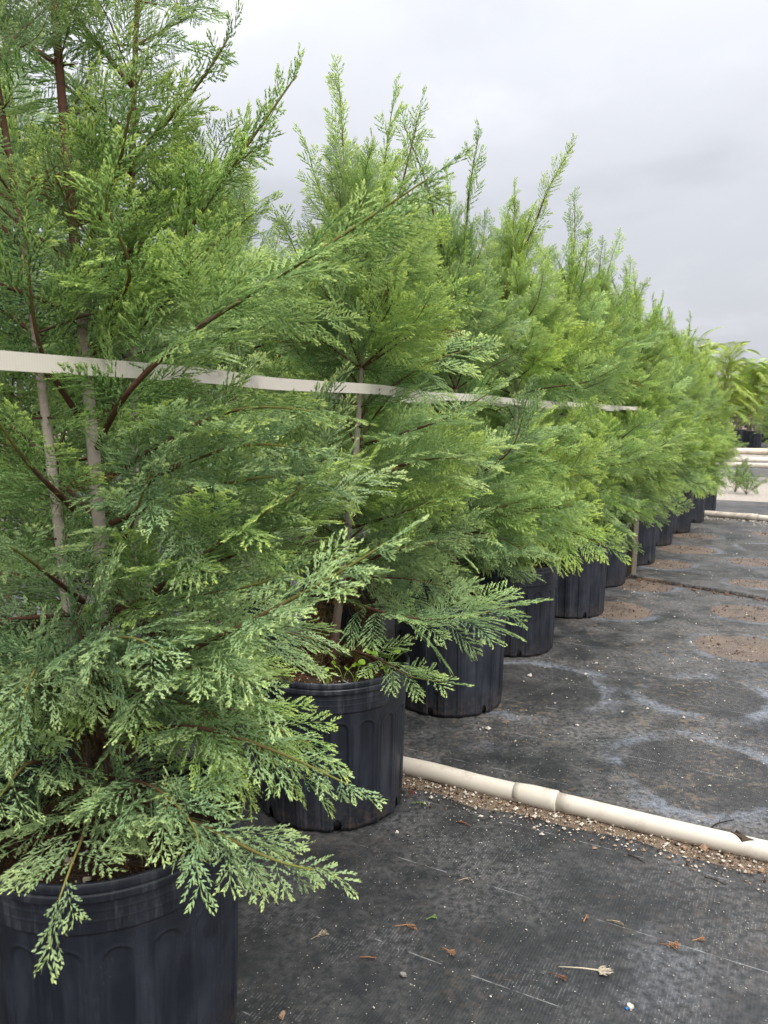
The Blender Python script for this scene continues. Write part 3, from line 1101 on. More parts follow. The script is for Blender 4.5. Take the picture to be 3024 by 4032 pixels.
ORD = ['first', 'second', 'third', 'fourth', 'fifth', 'sixth', 'seventh', 'eighth', 'ninth', 'tenth', 'eleventh']
POT_LABELS = [
    'large black ribbed nursery pot cut off by the bottom left corner',
    'black ribbed nursery pot with arched panels, in front of the cream pipe',
    'black nursery pot behind the cream pipe, third from the front, soil splashed on its foot',
] + ['black nursery pot standing on fabric, %s from the front of the row' % ORD[k] for k in range(3, 11)]
random.seed(4)
for k, (x, y) in enumerate(POTS):
    make_pot((x, y, 0.002), [0.35, -0.52, 1.0][k] if k < 3 else random.uniform(0, 6.28), POT_LABELS[k])


# ------------------------------------------------------------------ trees of the front row
def facing(p, az):
    """How far a branch at p points towards the photographer (1 = straight at the lens)."""
    d = np.array([-p[0], -p[1]]); d /= np.linalg.norm(d)
    return d[0] * math.cos(az) + d[1] * math.sin(az)


def open_front(p, az, L, rr):
    """The front tree: bare stems show through a gap at breast height, no branch pokes into the lens."""
    f = facing(p, az)
    if f > 0.45 and 0.78 < p[2] < 1.22 and rr.random() < 0.85:
        return 0
    if f > -0.3 and 0.93 < p[2] < 1.19 and rr.random() < 0.9:
        return 0
    if p[2] > 1.45 and f > 0.2:
        return 0.42
    if p[2] > 1.22 and math.cos(az) > -0.1:
        return 0.55
    if f > 0.2 and p[2] < 0.62 and rr.random() < 0.7:
        return 0
    tip = p + np.array([math.cos(az), math.sin(az), 0.2]) * L
    if tip[1] < 0.92 and tip[2] > 0.55:
        return 0.6
    return 1


def open_pot(p, az, L, rr):
    """The second tree: the soil of its pot is open on the near side, the strap shows."""
    f = facing(p, az)
    if p[2] < 0.86 and f > 0.15:
        return 0
    if f > -0.2 and 0.92 < p[2] < 1.2 and rr.random() < 0.97:
        return 0
    return 1


def show_strap(p, az, L, rr):
    side = RP.x * math.cos(az) + RP.y * math.sin(az)
    f = facing(p, az)
    if max(f, side) > -0.1 and 0.92 < p[2] < 1.19 and rr.random() < 0.97:
        return 0
    return rr.choice((0.8, 0.95, 1, 1.15)) if side > 0 else 1


B = lambda *pts, **kw: dict(p=[ip(*q) for q in pts], **kw)
T1_CUSTOM = [
    B((205, 975, 1.28), (275, 850, 1.14), (420, 715, 1.08), (600, 600, 1.04), (820, 455, 1.01), (985, 345, 1.0), r0=0.0058, start=0.12, shade=0.65, dens=1.0, fr_len=0.8),
    B((180, 800, 1.28), (330, 610, 1.22), (420, 480, 1.18), (530, 320, 1.12), (670, 120, 1.10), r0=0.0055, shade=0.45, fr_len=0.52, spread=0.7, dens=1.25, up=(1.0, -0.15, 0.25)),
    B((220, 1040, 1.28), (420, 920, 1.15), (560, 880, 1.06), (760, 900, 1.02), r0=0.0065, shade=0.35, fr_len=0.9),
    B((230, 1090, 1.28), (400, 1000, 1.15), (560, 960, 1.08), (740, 990, 1.05), r0=0.006, shade=0.3, gl=True),
    B((180, 1380, 1.28), (330, 1280, 1.2), (480, 1170, 1.12), (600, 1090, 1.05), (745, 990, 1.02), r0=0.0065, shade=0.5),
    B((200, 1480, 1.26), (420, 1400, 1.12), (620, 1300, 1.0), (760, 1220, 0.95), (890, 1135, 0.93), r0=0.0065, shade=0.75, gl=True, tipk=1.25, fr_len=0.66),
    B((200, 1230, 1.25), (270, 1160, 1.12), (310, 1060, 1.03), (355, 950, 0.98), r0=0.0045, shade=0.7, tipk=1.25, gl=True, fr_len=0.7),
    B((150, 1700, 1.30), (330, 1735, 1.17), (470, 1800, 1.07), (600, 1860, 1.0), (735, 1890, 0.96), r0=0.006, shade=0.7, gl=True, dens=0.95, tipk=1.05, fr_len=0.66, start=0.06),
    B((190, 1730, 1.26), (180, 1800, 1.06), (150, 1880, 0.95), (95, 2035, 0.90), r0=0.004, shade=0.75, gl=True, tipk=1.05, fr_len=0.8, spread=1.1),
    B((210, 1600, 1.28), (400, 1570, 1.16), (560, 1610, 1.10), (690, 1665, 1.07), (800, 1720, 1.05), r0=0.0055, shade=0.4, gl=True, dens=0.8, fr_len=0.6),
    B((230, 1540, 1.28), (380, 1450, 1.12), (500, 1460, 1.05), (590, 1530, 1.02), r0=0.005, shade=0.4, gl=True, fr_len=0.75),
    B((220, 1680, 1.26), (330, 1700, 1.1), (420, 1790, 1.0), (430, 1900, 0.95), r0=0.0045, shade=0.45, gl=True, tipk=0.95, fr_len=0.8),
    B((120, 1650, 1.26), (60, 1650, 1.12), (0, 1720, 1.03), (-60, 1800, 0.98), r0=0.005, shade=0.6, gl=True, tipk=1.2),
    B((150, 1450, 1.26), (240, 1380, 1.08), (330, 1400, 0.98), (300, 1480, 0.93), r0=0.0045, shade=0.45, gl=True, tipk=1.0),
    B((130, 1500, 1.26), (90, 1440, 1.1), (60, 1480, 1.0), (20, 1600, 0.95), r0=0.0045, shade=0.4, gl=True, tipk=0.95),
    B((170, 560, 1.29), (240, 420, 1.2), (280, 250, 1.12), (330, 60, 1.08), r0=0.0055, shade=0.65, tipk=1.2),
    B((170, 480, 1.30), (300, 330, 1.24), (430, 180, 1.18), (525, 30, 1.14), r0=0.005, shade=0.15, fr_len=0.55, spread=0.75, up=(1.0, -0.3, 0.3)),
    B((180, 650, 1.29), (330, 500, 1.22), (460, 400, 1.16), (585, 290, 1.12), r0=0.005, shade=0.2, fr_len=0.6),
    B((190, 760, 1.29), (340, 620, 1.22), (460, 530, 1.15), (585, 430, 1.10), r0=0.005, shade=0.3, fr_len=0.6),
    B((170, 900, 1.28), (90, 760, 1.15), (60, 560, 1.05), (70, 430, 1.0), r0=0.006, shade=0.6, tipk=1.1),
    B((160, 1100, 1.27), (60, 1000, 1.12), (-10, 900, 1.05), (-60, 820, 1.0), r0=0.006, shade=0.35),
    B((240, 1130, 1.28), (430, 1060, 1.15), (600, 1030, 1.08), (735, 1060, 1.06), r0=0.0055, shade=0.4, gl=True),
    B((180, 1300, 1.27), (90, 1230, 1.12), (20, 1180, 1.02), (-40, 1170, 0.97), r0=0.005, shade=0.5, gl=True, tipk=1.1),
    B((240, 1320, 1.27), (420, 1290, 1.15), (560, 1260, 1.08), (650, 1210, 1.04), r0=0.0055, shade=0.3, gl=True, fr_len=0.65),
    B((200, 700, 1.29), (280, 600, 1.12), (230, 430, 1.02), (270, 340, 0.98), r0=0.005, shade=0.6, tipk=1.2, fr_len=0.8),
]
T2_CUSTOM = [
    B((800, 640, 2.2), (752, 520, 2.18), (745, 400, 2.16), (738, 260, 2.15), (728, 120, 2.14), r0=0.005, shade=0.9, tipk=1.2, dens=0.85, fr_len=0.75, spread=0.52, start=0.25, fronds_max=0.13),
    B((815, 600, 2.2), (820, 450, 2.18), (835, 320, 2.16), (855, 180, 2.15), r0=0.005, shade=0.8, tipk=1.15, dens=0.85, fr_len=0.75, spread=0.55, start=0.2, fronds_max=0.13),
    B((820, 560, 2.2), (860, 430, 2.12), (890, 310, 2.08), (915, 205, 2.05), r0=0.0045, shade=0.7, tipk=1.15, dens=0.85, fr_len=0.75, spread=0.55, fronds_max=0.12),
    B((760, 560, 2.2), (715, 470, 2.14), (680, 380, 2.1), (658, 290, 2.08), r0=0.004, shade=0.8, tipk=1.1, dens=0.85, fr_len=0.75, spread=0.55, fronds_max=0.12),
    B((800, 720, 2.2), (880, 670, 2.05), (970, 660, 1.95), (1060, 665, 1.9), r0=0.0055, shade=0.3, fr_len=0.85),
    B((790, 960, 2.2), (890, 930, 2.03), (990, 890, 1.92), (1105, 815, 1.85), r0=0.0055, shade=0.35, gl=True, fr_len=0.75),
    B((780, 1040, 2.2), (880, 1000, 2.05), (970, 990, 1.95), (1050, 1000, 1.9), r0=0.005, shade=0.3, gl=True),
    B((760, 1140, 2.2), (860, 1110, 2.05), (950, 1080, 1.95), (1030, 1065, 1.9), r0=0.005, shade=0.45),
    B((750, 1300, 2.2), (880, 1335, 2.03), (1010, 1330, 1.93), (1165, 1295, 1.86), r0=0.006, shade=0.5, gl=True, dens=0.9),
    B((750, 1230, 2.2), (850, 1190, 2.03), (960, 1170, 1.95), (1060, 1160, 1.9), r0=0.0055, shade=0.6, gl=True, fr_len=0.8),
    B((750, 1400, 2.15), (830, 1430, 2.0), (890, 1462, 1.93), (1000, 1478, 1.88), r0=0.004, shade=0.45, gl=True, dens=0.7, fr_len=0.75, start=0.3),
]
T4_CUSTOM = [
    B((1110, 1100, 3.7), (1170, 1050, 3.55), (1235, 990, 3.42), (1300, 935, 3.35), r0=0.006, shade=0.7, tipk=1.2),
    B((1110, 1190, 3.7), (1180, 1160, 3.5), (1240, 1155, 3.4), (1290, 1160, 3.35), r0=0.006, shade=0.6, gl=True),
]
T3_CUSTOM = [
    B((960, 1250, 3.0), (1030, 1210, 2.85), (1110, 1195, 2.75), (1190, 1190, 2.7), r0=0.006, shade=0.5, gl=True),
    B((960, 1150, 3.0), (1040, 1110, 2.85), (1130, 1080, 2.75), (1200, 1050, 2.7), r0=0.006, shade=0.5),
]
TREE_LABELS = [
    'tall green conifer closest to the camera, filling the left edge, with pale grey stems',
    'conifer with thin twin leaders against the sky, rooted in the pot beside the cream pipe',
    'conifer between the twin-leader tree and the taller light green one behind it',
    'conifer with bright yellow-green pointed top, fourth along the row',
] + ['conifer %s along the row, counted from the camera' % ORD[k] for k in range(4, 10)] + ['last small conifer at the far end of the row, next to the gravel']

for k, (x, y) in enumerate(POTS):
    kw = {}
    if k == 0:
        kw = dict(n_br=118, stems=((0, 0), (0.07, 0.03), (-0.09, -0.02)), custom=T1_CUSTOM, skip=open_front, rad=0.37, inner=120, tops=3, low=0.46, dead_low=46)
    elif k == 1:
        kw = dict(n_br=100, custom=T2_CUSTOM, lean=(0.12, 0.03), rad=0.34, tops=4, top_len=0.6, skip=open_pot, low=0.56, dead_low=40)
    elif k == 2:
        kw = dict(custom=T3_CUSTOM, n_br=110, lean=(0.03, 0), rad=0.36, low=0.46, skip=show_strap)
    elif k == 3:
        kw = dict(custom=T4_CUSTOM, n_br=115, rad=0.36, low=0.46, skip=show_strap)
    elif k >= 8:
        kw = dict(n_br=118, rad=0.34, low=0.31)
    else:
        kw = dict(n_br=118, rad=0.36, low=0.41, skip=show_strap if k < 6 else None)
    make_tree('cypress_tree', (x, y, 0.05), HEIGHTS[k], 31 + k, TREE_LABELS[k], tint=TINTS[k], **kw)

# back row, seen through the gaps
BACK = [(0.70, -2.0, 1.9), (1.55, -2.12, 1.95), (2.45, -2.05, 1.86), (3.35, -2.1, 1.85), (4.25, -2.08, 1.9), (5.2, -2.1, 1.9), (6.3, -2.1, 1.95)]
for k, (u, v, h) in enumerate(BACK):
    p = uv(u, v)
    make_pot((p.x, p.y, 0.002), k * 1.3, 'black nursery pot in the back row, %s from the front' % ORD[k], 'black nursery pots of the back row')
    make_tree('cypress_tree', (p.x, p.y, 0.05), h, 71 + k, 'conifer in the back row behind the white strap, %s from the front' % ORD[k], n_br=80, rad=0.48, group='potted conifers in the back row', inner=30)


# ------------------------------------------------------------------ straps
def strap(name, pts, label, width=0.0255):
    P = path_spline(pts, 160)
    T = norm(np.gradient(P, axis=0))
    n = len(P)
    V, F = [], []
    for i in range(n):
        tw = 0.16 * mnoise.noise(Vector((i * 0.045, 3.1, 0.4)))
        up = np.array([0, 0, 1.0])
        b = np.cross(T[i], up); b /= np.linalg.norm(b)
        wv = up * math.cos(tw) + b * math.sin(tw)
        nn = b * math.cos(tw) - up * math.sin(tw)
        for (q, e) in ((-1, -1), (1, -1), (1, 1), (-1, 1)):
            V.append(P[i] + wv * q * width / 2 + nn * e * 0.0009)
    for i in range(n - 1):
        for j in range(4):
            F.append((i * 4 + j, i * 4 + (j + 1) % 4, i * 4 + 4 + (j + 1) % 4, i * 4 + 4 + j))
    o = mesh_obj(name, mesh_np(name, np.array(V), np.array(F), [M_STRAP], smooth=False))
    return tag(o, label, 'strap')


sp, sp2 = [], []
sp.append(tuple(uv(-0.5, -0.94, 1.174)))
for k, (x, y) in enumerate(POTS):
    p = Vector((x, y, 0))
    dz = [0.0, 0.002, 0.001, -0.002, 0.002, 0, 0.001, 0, 0, 0, 0][k]
    lx = [0.0, 0.055, 0.015, 0, 0, 0, 0, 0, 0, 0, 0][k]
    q = p + RP * 0.10 + Vector((lx, 0.0, 1.176 + dz))
    sp.append(tuple(q))
    q2 = p - RP * 0.055 + Vector((lx, 0, 1.170 - dz))
    if k:
        sp2.append(tuple(q2))
    if k + 1 < len(POTS):
        mid = (Vector((x, y, 0)) + Vector((*POTS[k + 1], 0))) / 2
        sp.append(tuple(mid + RP * 0.099 + Vector((0, 0, 1.174))))
strap('tie_strap', sp, 'off-white woven strap running along the front side of the trunks')
strap('tie_strap', sp2, 'off-white woven strap running behind the trunks of the front row')


# ------------------------------------------------------------------ stake, pipes
def box(g, c, sx, sy, sz, rz=0.0, bev=0.004, col=(0, 0, 0), mi=0):
    """A box with chamfered vertical edges, standing on c."""
    pts = []
    for (ax, ay) in ((1, 1), (-1, 1), (-1, -1), (1, -1)):
        X, Y = ax * sx / 2, ay * sy / 2
        first = [(X, Y - ay * bev), (X - ax * bev, Y)]
        if ax * ay < 0:
            first = first[::-1]
        pts += first
    cs, sn_ = math.cos(rz), math.sin(rz)
    ring = [(c[0] + x * cs - y * sn_, c[1] + x * sn_ + y * cs) for x, y in pts]
    V = [(x, y, c[2]) for x, y in ring] + [(x, y, c[2] + sz - bev) for x, y in ring]
    V += [(c[0] + (x - c[0]) * (1 - 2 * bev / max(sx, sy)), c[1] + (y - c[1]) * (1 - 2 * bev / max(sx, sy)), c[2] + sz) for x, y in ring]
    F = []
    for L_ in (0, 8):
        for j in range(8):
            F.append((L_ + j, L_ + (j + 1) % 8, L_ + 8 + (j + 1) % 8, L_ + 8 + j))
    F += [(16, 17, 18, 19), (16, 19, 20, 23), (20, 21, 22, 23)]
    g.add(np.array(V), np.array(F), col, mi)


g = Geo()
box(g, (0, 0, 0), 0.05, 0.05, 0.62, 0.55)
st = mesh_obj('timber_stake', g.mesh('timber_stake', [M_WOOD], smooth=False))
st.location = (1.734, 5.307, 0.0)
st.rotation_euler = (0.012, 0.01, 0)
tag(st, 'square weathered timber stake standing between the black pots', 'stake')


def pipe_piece(name, a, b, r, parent, sag=0.0, ra=None, seg=28):
    n = 40
    a, b = Vector(a), Vector(b)
    P = [a.lerp(b, i / (n - 1)) + Vector((0, 0, 0.002 * math.sin(i * 0.25 + r * 99))) for i in range(n)]
    g = Geo()
    add_tube(g, [tuple(p) for p in P], r if ra is None else ra, seg)
    return mesh_obj(name, g.mesh(name, [M_PVC]), parent)


PR = 0.027
jx = Vector((0.488, 2.050, PR + 0.004))
pd = Vector((0.882, -0.471, 0)).normalized()
near_pipe = empty('irrigation_pipe', (0, 0, 0))
tag(near_pipe, 'cream plastic pipe with a socket joint lying across the black fabric in the foreground', 'pipe')
pipe_piece('pipe_section', jx - pd * 0.74, jx - pd * 0.085, PR, near_pipe)
g = Geo()
n = 14
prof = [(-0.125, PR + 0.0003), (-0.105, PR + 0.001), (-0.085, PR + 0.0030), (-0.07, PR + 0.0034), (-0.02, PR + 0.0036), (-0.002, PR + 0.0035), (0.0, PR + 0.002), (0.0005, PR - 0.003)]
add_tube(g, [tuple(jx + pd * d) for d, _ in prof], [r for _, r in prof], 28)
mesh_obj('pipe_socket', g.mesh('pipe_socket', [M_PVC]), near_pipe)
pipe_piece('pipe_section', jx + pd * 0.001 , jx + pd * 1.5, PR - 0.0012, near_pipe)

# soil washed up against the pipe, with grit on it
pl = [tuple(jx.lerp(jx + pd, 0) * 0 + jx + pd * d - Vector((0, 0, PR + 0.004))) for d in np.linspace(-0.62, 1.2, 90)]
pn = Vector((-pd.y, pd.x, 0))
if pn.y > 0:
    pn = -pn
zp = [(-0.025, 0.013), (0.015, 0.012), (0.032, 0.008), (0.050, 0.005), (0.062, 0.002), (0.080, -0.007)]
bank = mesh_obj('soil_bank', ribbon_mesh('soil_bank', pl, pn, zp, M_GRIT))
bank['kind'] = 'structure'
_r = np.random.default_rng(21)
n = 1700
dd = _r.uniform(-0.62, 1.15, n); ww = np.abs(_r.normal(0.04, 0.04, n)) + 0.01
pts = np.array([tuple(jx + pd * a + pn * w) for a, w in zip(dd, ww)])
pts[:, 2] = np.clip(0.017 - 0.14 * ww, 0.003, 0.02) + 0.001
gc = np.where(_r.random(n)[:, None] < 0.5, np.array([[0.55, 0.50, 0.42]]), np.where(_r.random(n)[:, None] < 0.5, np.array([[0.34, 0.22, 0.14]]), np.array([[0.08, 0.055, 0.04]])))
o = mesh_obj('pipe_grit', grains_mesh('pipe_grit', pts, _r.gamma(2.0, 0.0009, n) + 0.0011, [M_DEBRIS], gc, 5))
o['kind'] = 'stuff'; o['label'] = 'pale grit and soil crumbs heaped along the cream pipe'; o['category'] = 'grit'

far_pipe = empty('irrigation_pipe', (0, 0, 0))
tag(far_pipe, 'cream plastic pipe crossing the fabric beside the gravel at the far end', 'pipe')
fa, fb = Vector((3.55, 8.75, 0.038)), Vector((4.045, 8.27, 0.038))
fd = (fb - fa).normalized()
pipe_piece('pipe_section', fa - fd * 1.5, fb, 0.036, far_pipe)
pipe_piece('pipe_socket', fb - fd * 0.10, fb, 0.041, far_pipe)
pipe_piece('pipe_section', fb + fd * 0.002, fb + fd * 1.4, 0.035, far_pipe)
_r = np.random.default_rng(23)
n = 700
pts = np.array([tuple(fa + fd * _r.uniform(-0.6, 1.6) + Vector((fd.y, -fd.x, 0)) * (abs(_r.normal(0.0, 0.14)) + 0.02)) for _ in range(n)])
pts[:, 2] = 0.006
o = mesh_obj('pipe_grit', grains_mesh('pipe_grit', pts, _r.gamma(2.0, 0.0018, n) + 0.002, [M_PERLITE], None, 6))
o['kind'] = 'stuff'

# ------------------------------------------------------------------ loose grains and litter on the fabric
_r = np.random.default_rng(31)


def on_fabric(n, umin, umax, vmin, vmax, thr=0.0, sc=1.6):
    out = []
    while len(out) < n:
        u, v = _r.uniform(umin, umax), _r.uniform(vmin, vmax)
        p = uv(u, v)
        if thr and mnoise.noise(Vector((p.x * sc, p.y * sc, 4.4))) < thr * _r.random():
            if _r.random() < 0.85:
                continue
        if any((p.x - a) ** 2 + (p.y - b) ** 2 < 0.046 for a, b in POTS):
            continue
        out.append((p.x, p.y, 0.0025 + 0.0035 * mnoise.noise(Vector((p.x * 2.2, p.y * 2.2, 1.7)))))
    return np.array(out)


n1, n2 = 5200, 1500
pts = np.vstack([on_fabric(n1, 0.3, 2.6, -1.0, 0.9, 0.9, 2.6), on_fabric(n2, 2.4, 9.2, -1.0, 0.9, 0.5)])
sz = np.concatenate([_r.gamma(1.1, 0.00036, n1) + 0.0005, _r.gamma(1.5, 0.0011, n2) + 0.0012])
o = mesh_obj('perlite_grains', grains_mesh('perlite_grains', pts, sz, [M_PERLITE], None, 9))
o['kind'] = 'stuff'; o['label'] = 'white perlite specks strewn over the black fabric'; o['category'] = 'perlite'
# soil crumbs inside the old pot prints and along the lapped seam
pts, sz = [], []
for (x, y, r, k) in RINGS:
    if k:
        for _ in range(170):
            a, q = _r.uniform(0, 6.28), r * math.sqrt(_r.random()) * 0.95
            pts.append((x + q * math.cos(a), y + q * math.sin(a), 0.004)); sz.append(0.001 + _r.gamma(1.5, 0.0013))
for _ in range(420):
    p = sa.lerp(sb, _r.random()) + sn * abs(_r.normal(0.012, 0.03))
    pts.append((p.x, p.y, 0.006)); sz.append(0.0015 + _r.gamma(1.5, 0.0018))
cl = np.array([[0.15, 0.085, 0.055], [0.22, 0.14, 0.095], [0.08, 0.05, 0.036]])[_r.integers(0, 3, len(pts))]
o = mesh_obj('soil_crumbs', grains_mesh('soil_crumbs', np.array(pts), np.array(sz), [M_DEBRIS], cl, 10))
o['kind'] = 'stuff'; o['label'] = 'brown soil crumbs in the round prints of old pots'; o['category'] = 'soil'


def gp(x, y):
    """Ground point under picture position x, y."""
    a = np.array(ip(x, y, 1.0)); d = a - np.array([0, 0, CAM_H])
    t = -CAM_H / d[2]
    return d[0] * t, d[1] * t


def sprig(px, label, L, col, az, seed, cat='dead sprig', name='dead_sprig', green=False):
    x, y = gp(*px)
    L *= 0.72
    r_ = np.random.default_rng(seed)
    g = Geo()
    nfr = 2
    for k in range(nfr):
        put_frond(g, r_, np.array([0.25 * L * k, 0, 0.004]), np.array([1, 0.5 * (k - 0.5) if k else 0.0, 0.05]), np.array([r_.normal(0, 0.35), r_.normal(0, 0.35), 1]), L * (1 - 0.3 * k), 0.5, 0, 0, 0, 0.62)
    add_tube(g, [(-0.012, 0, 0.003), (L * 0.6, 0.002, 0.004)], [0.0013, 0.0008], 5)
    me = g.mesh(name, [M_DEBRIS])
    nv = len(me.vertices)
    cc = np.ones((nv, 4), np.float32)
    cc[:, :3] = np.array(col) * np.repeat(r_.uniform(0.7, 1.25, nv // 25 + 1), 25)[:nv, None]
    me.color_attributes['tint'].data.foreach_set('color', cc.ravel())
    o = mesh_obj(name, me)
    o.location = (x, y, 0.003); o.rotation_euler = (0, 0, az)
    return tag(o, label, cat)


OR, BR, TN = (0.34, 0.175, 0.085), (0.19, 0.10, 0.055), (0.33, 0.26, 0.175)
sprig((865, 2005), 'orange dead sprig on the fabric below the drooping front branch', 0.045, OR, 0.1, 1)
sprig((682, 2030), 'tan dead sprig on the fabric near the bright drooping branch tip', 0.034, TN, 0.6, 2)
sprig((1437, 2046), 'orange dead sprig lying alone on the fabric at lower right', 0.036, OR, -0.2, 3)
sprig((1505, 2036), 'small tan dead sprig to the right of the lone orange sprig', 0.022, OR, 0.2, 4)
sprig((965, 2058), 'small orange-brown dead sprig in the middle of the lower fabric', 0.026, OR, -0.7, 5)
sprig((790, 2074), 'small reddish dead sprig on the fabric above the straw wisp', 0.026, (0.36, 0.16, 0.08), -0.1, 6)
sprig((1198, 2112), 'dark brown dead sprig just left of the straw wisp', 0.030, BR, -0.5, 7)
sprig((886, 1722), 'dark red dead sprig in the grit at the foot of the second pot', 0.05, (0.20, 0.06, 0.035), 1.2, 8)
sprig((898, 1738), 'fresh green sprig dropped beside the second pot', 0.04, (0.14, 0.22, 0.06), 0.1, 9, 'sprig', 'green_sprig')
sprig((930, 1988), 'short green sprig on the fabric right of the drooping branch', 0.02, (0.16, 0.24, 0.07), 0.5, 10, 'sprig', 'green_sprig')
sprig((1000, 1905), 'tiny tan dead sprig on the dusty fabric in mid picture', 0.022, TN, 0.3, 11)
sprig((1330, 1996), 'tiny pale brown dead sprig above the straw wisp', 0.02, TN, -0.4, 12)
sprig((1265, 1990), 'tiny orange dead sprig between the pipe and the straw wisp', 0.018, OR, 0.9, 13)


def twig(px, L, az, r, col, label, name='twig', cat='twig', bend=0.15):
    x, y = gp(*px)
    g = Geo()
    P = path_spline([(-L / 2, 0, r), (-L / 6, bend * L * 0.5, r * 1.3), (L / 6, bend * L * 0.3, r * 1.1), (L / 2, -bend * L * 0.2, r * 1.5)], 14)
    add_tube(g, P, np.linspace(r, r * 0.6, 14) * (1 + 0.15 * np.sin(np.arange(14) * 2.1)), 7, col)
    add_tube(g, [P[6], P[6] + np.array([L * 0.14, L * 0.10, r])], [r * 0.6, r * 0.3], 5, col)
    o = mesh_obj(name, g.mesh(name, [M_DEBRIS]))
    o.location = (x, y, 0.002); o.rotation_euler = (0, 0, az)
    return tag(o, label, cat)


twig((1003, 1783), 0.040, -0.7, 0.0028, (0.17, 0.085, 0.055), 'short brown twig in front of the pipe near the second pot')
twig((1375, 1858), 0.05, -0.9, 0.0015, (0.04, 0.03, 0.022), 'thin dark twig on the pale dust in front of the pipe')
twig((1560, 1782), 0.09, 0.5, 0.002, (0.035, 0.027, 0.02), 'thin dark twig behind the pipe near the right edge')
twig((1545, 1905), 0.05, -0.7, 0.0014, (0.05, 0.038, 0.028), 'thin dark twig right of the pale dust patch')
twig((1325, 1995), 0.03, -0.5, 0.0012, (0.30, 0.24, 0.15), 'pale straw stalk above the straw wisp')
# straw wisp: a stalk ending in a papery husk
x, y = gp(1290, 2103)
root = empty('straw_wisp', (x, y, 0.003), -0.08)
tag(root, 'pale straw stalk with a frayed papery husk on the lower right fabric', 'straw')
g = Geo(); add_tube(g, [(-0.075, 0.006, 0.003), (-0.03, 0.003, 0.005), (0.01, 0, 0.004)], [0.0012, 0.0014, 0.0016], 6, (0.52, 0.45, 0.32))
mesh_obj('stalk', g.mesh('stalk', [M_DEBRIS]), root)
g = Geo(); r_ = np.random.default_rng(77)
for k in range(22):
    a = r_.normal(0, 0.5)
    put = np.array([0.0 + r_.uniform(0, 0.012), r_.normal(0, 0.004), 0.004])
    end = put + np.array([math.cos(a) * r_.uniform(0.008, 0.026), math.sin(a) * 0.016, r_.uniform(-0.002, 0.007)])
    V, F = spindles(put[None], end[None], np.array([0.005]), np.array([[0, 0, 1.0]]), 0.5, 0.3)
    g.add(V, F, np.array([0.42, 0.36, 0.27]) * r_.uniform(0.7, 1.3))
mesh_obj('husk', g.mesh('husk', [M_DEBRIS], smooth=False), root)


def chip(px, size, col, label, name, cat, seed, extra=None):
    x, y = gp(*px)
    r_ = np.random.default_rng(seed)
    n = 9
    t = np.sort(r_.uniform(0, 6.28, n))
    rad = size * r_.uniform(0.6, 1.1, n)
    ring = np.stack([rad * np.cos(t), rad * 0.7 * np.sin(t)], -1)
    V = np.vstack([np.c_[ring, np.full(n, 0.0)], np.c_[ring * 0.9, r_.uniform(0.3, 0.6, n) * size], [[0, 0, size * 0.55]]])
    k = np.arange(n); k2 = (k + 1) % n
    g = Geo()
    g.add(V, np.vstack([np.stack([k, k2, n + k2], -1), np.stack([k, n + k2, n + k], -1), np.stack([n + k, n + k2, np.full(n, 2 * n)], -1)]), col)
    root = mesh_obj(name, g.mesh(name, [M_DEBRIS], smooth=False))
    if extra:
        g2 = Geo(); g2.add(V * 0.45 + np.array([size * 0.8, -size * 0.5, 0]), np.vstack([np.stack([k, k2, n + k2], -1), np.stack([k, n + k2, n + k], -1), np.stack([n + k, n + k2, np.full(n, 2 * n)], -1)]), extra)
        mesh_obj('blue_corner', g2.mesh('blue_corner', [M_DEBRIS], smooth=False), root)
    root.location = (x, y, 0.002)
    root.rotation_euler[2] = r_.uniform(0, 6)
    return tag(root, label, cat)


chip((610, 2196), 0.011, (0.34, 0.22, 0.15), 'brown bark chip at the bottom edge beside the front pot', 'bark_chip', 'bark chip', 1)
chip((1362, 2178), 0.010, (0.50, 0.46, 0.42), 'crumpled whitish scrap with a blue corner at the bottom right', 'plastic_scrap', 'scrap', 2, (0.03, 0.16, 0.42))
chip((858, 1800), 0.007, (0.66, 0.62, 0.56), 'white pebble at the foot of the second pot', 'pebble', 'pebble', 3)
chip((871, 2108), 0.008, (0.22, 0.205, 0.185), 'small grey lump of grit on the lower fabric', 'grit_lump', 'pebble', 4)
x, y = gp(1652, 1862)
cl = chip((1655, 1870), 0.030, (0.075, 0.055, 0.04), 'dark clod of soil lying on the pipe at the right edge', 'soil_clod', 'soil clod', 5)
cl.location = tuple(jx + pd * 0.47 + Vector((0, 0, PR * 0.4)))

# pale stones on the soil of the front pot
for k, (a, q, s_) in enumerate([(-1.9, 0.11, 0.012), (-2.3, 0.155, 0.007), (-1.5, 0.15, 0.008)]):
    c_ = chip((800, 2000), s_, (0.55, 0.47, 0.36), ['largest cream stone on the soil of the front pot', 'small cream stone on the front pot soil near the rim', 'cream stone on the front pot soil under the drooping branch'][k], 'pebble', 'pebble', 30 + k)
    c_.location = (POTS[0][0] + q * math.cos(a), POTS[0][1] + q * math.sin(a), 0.385)


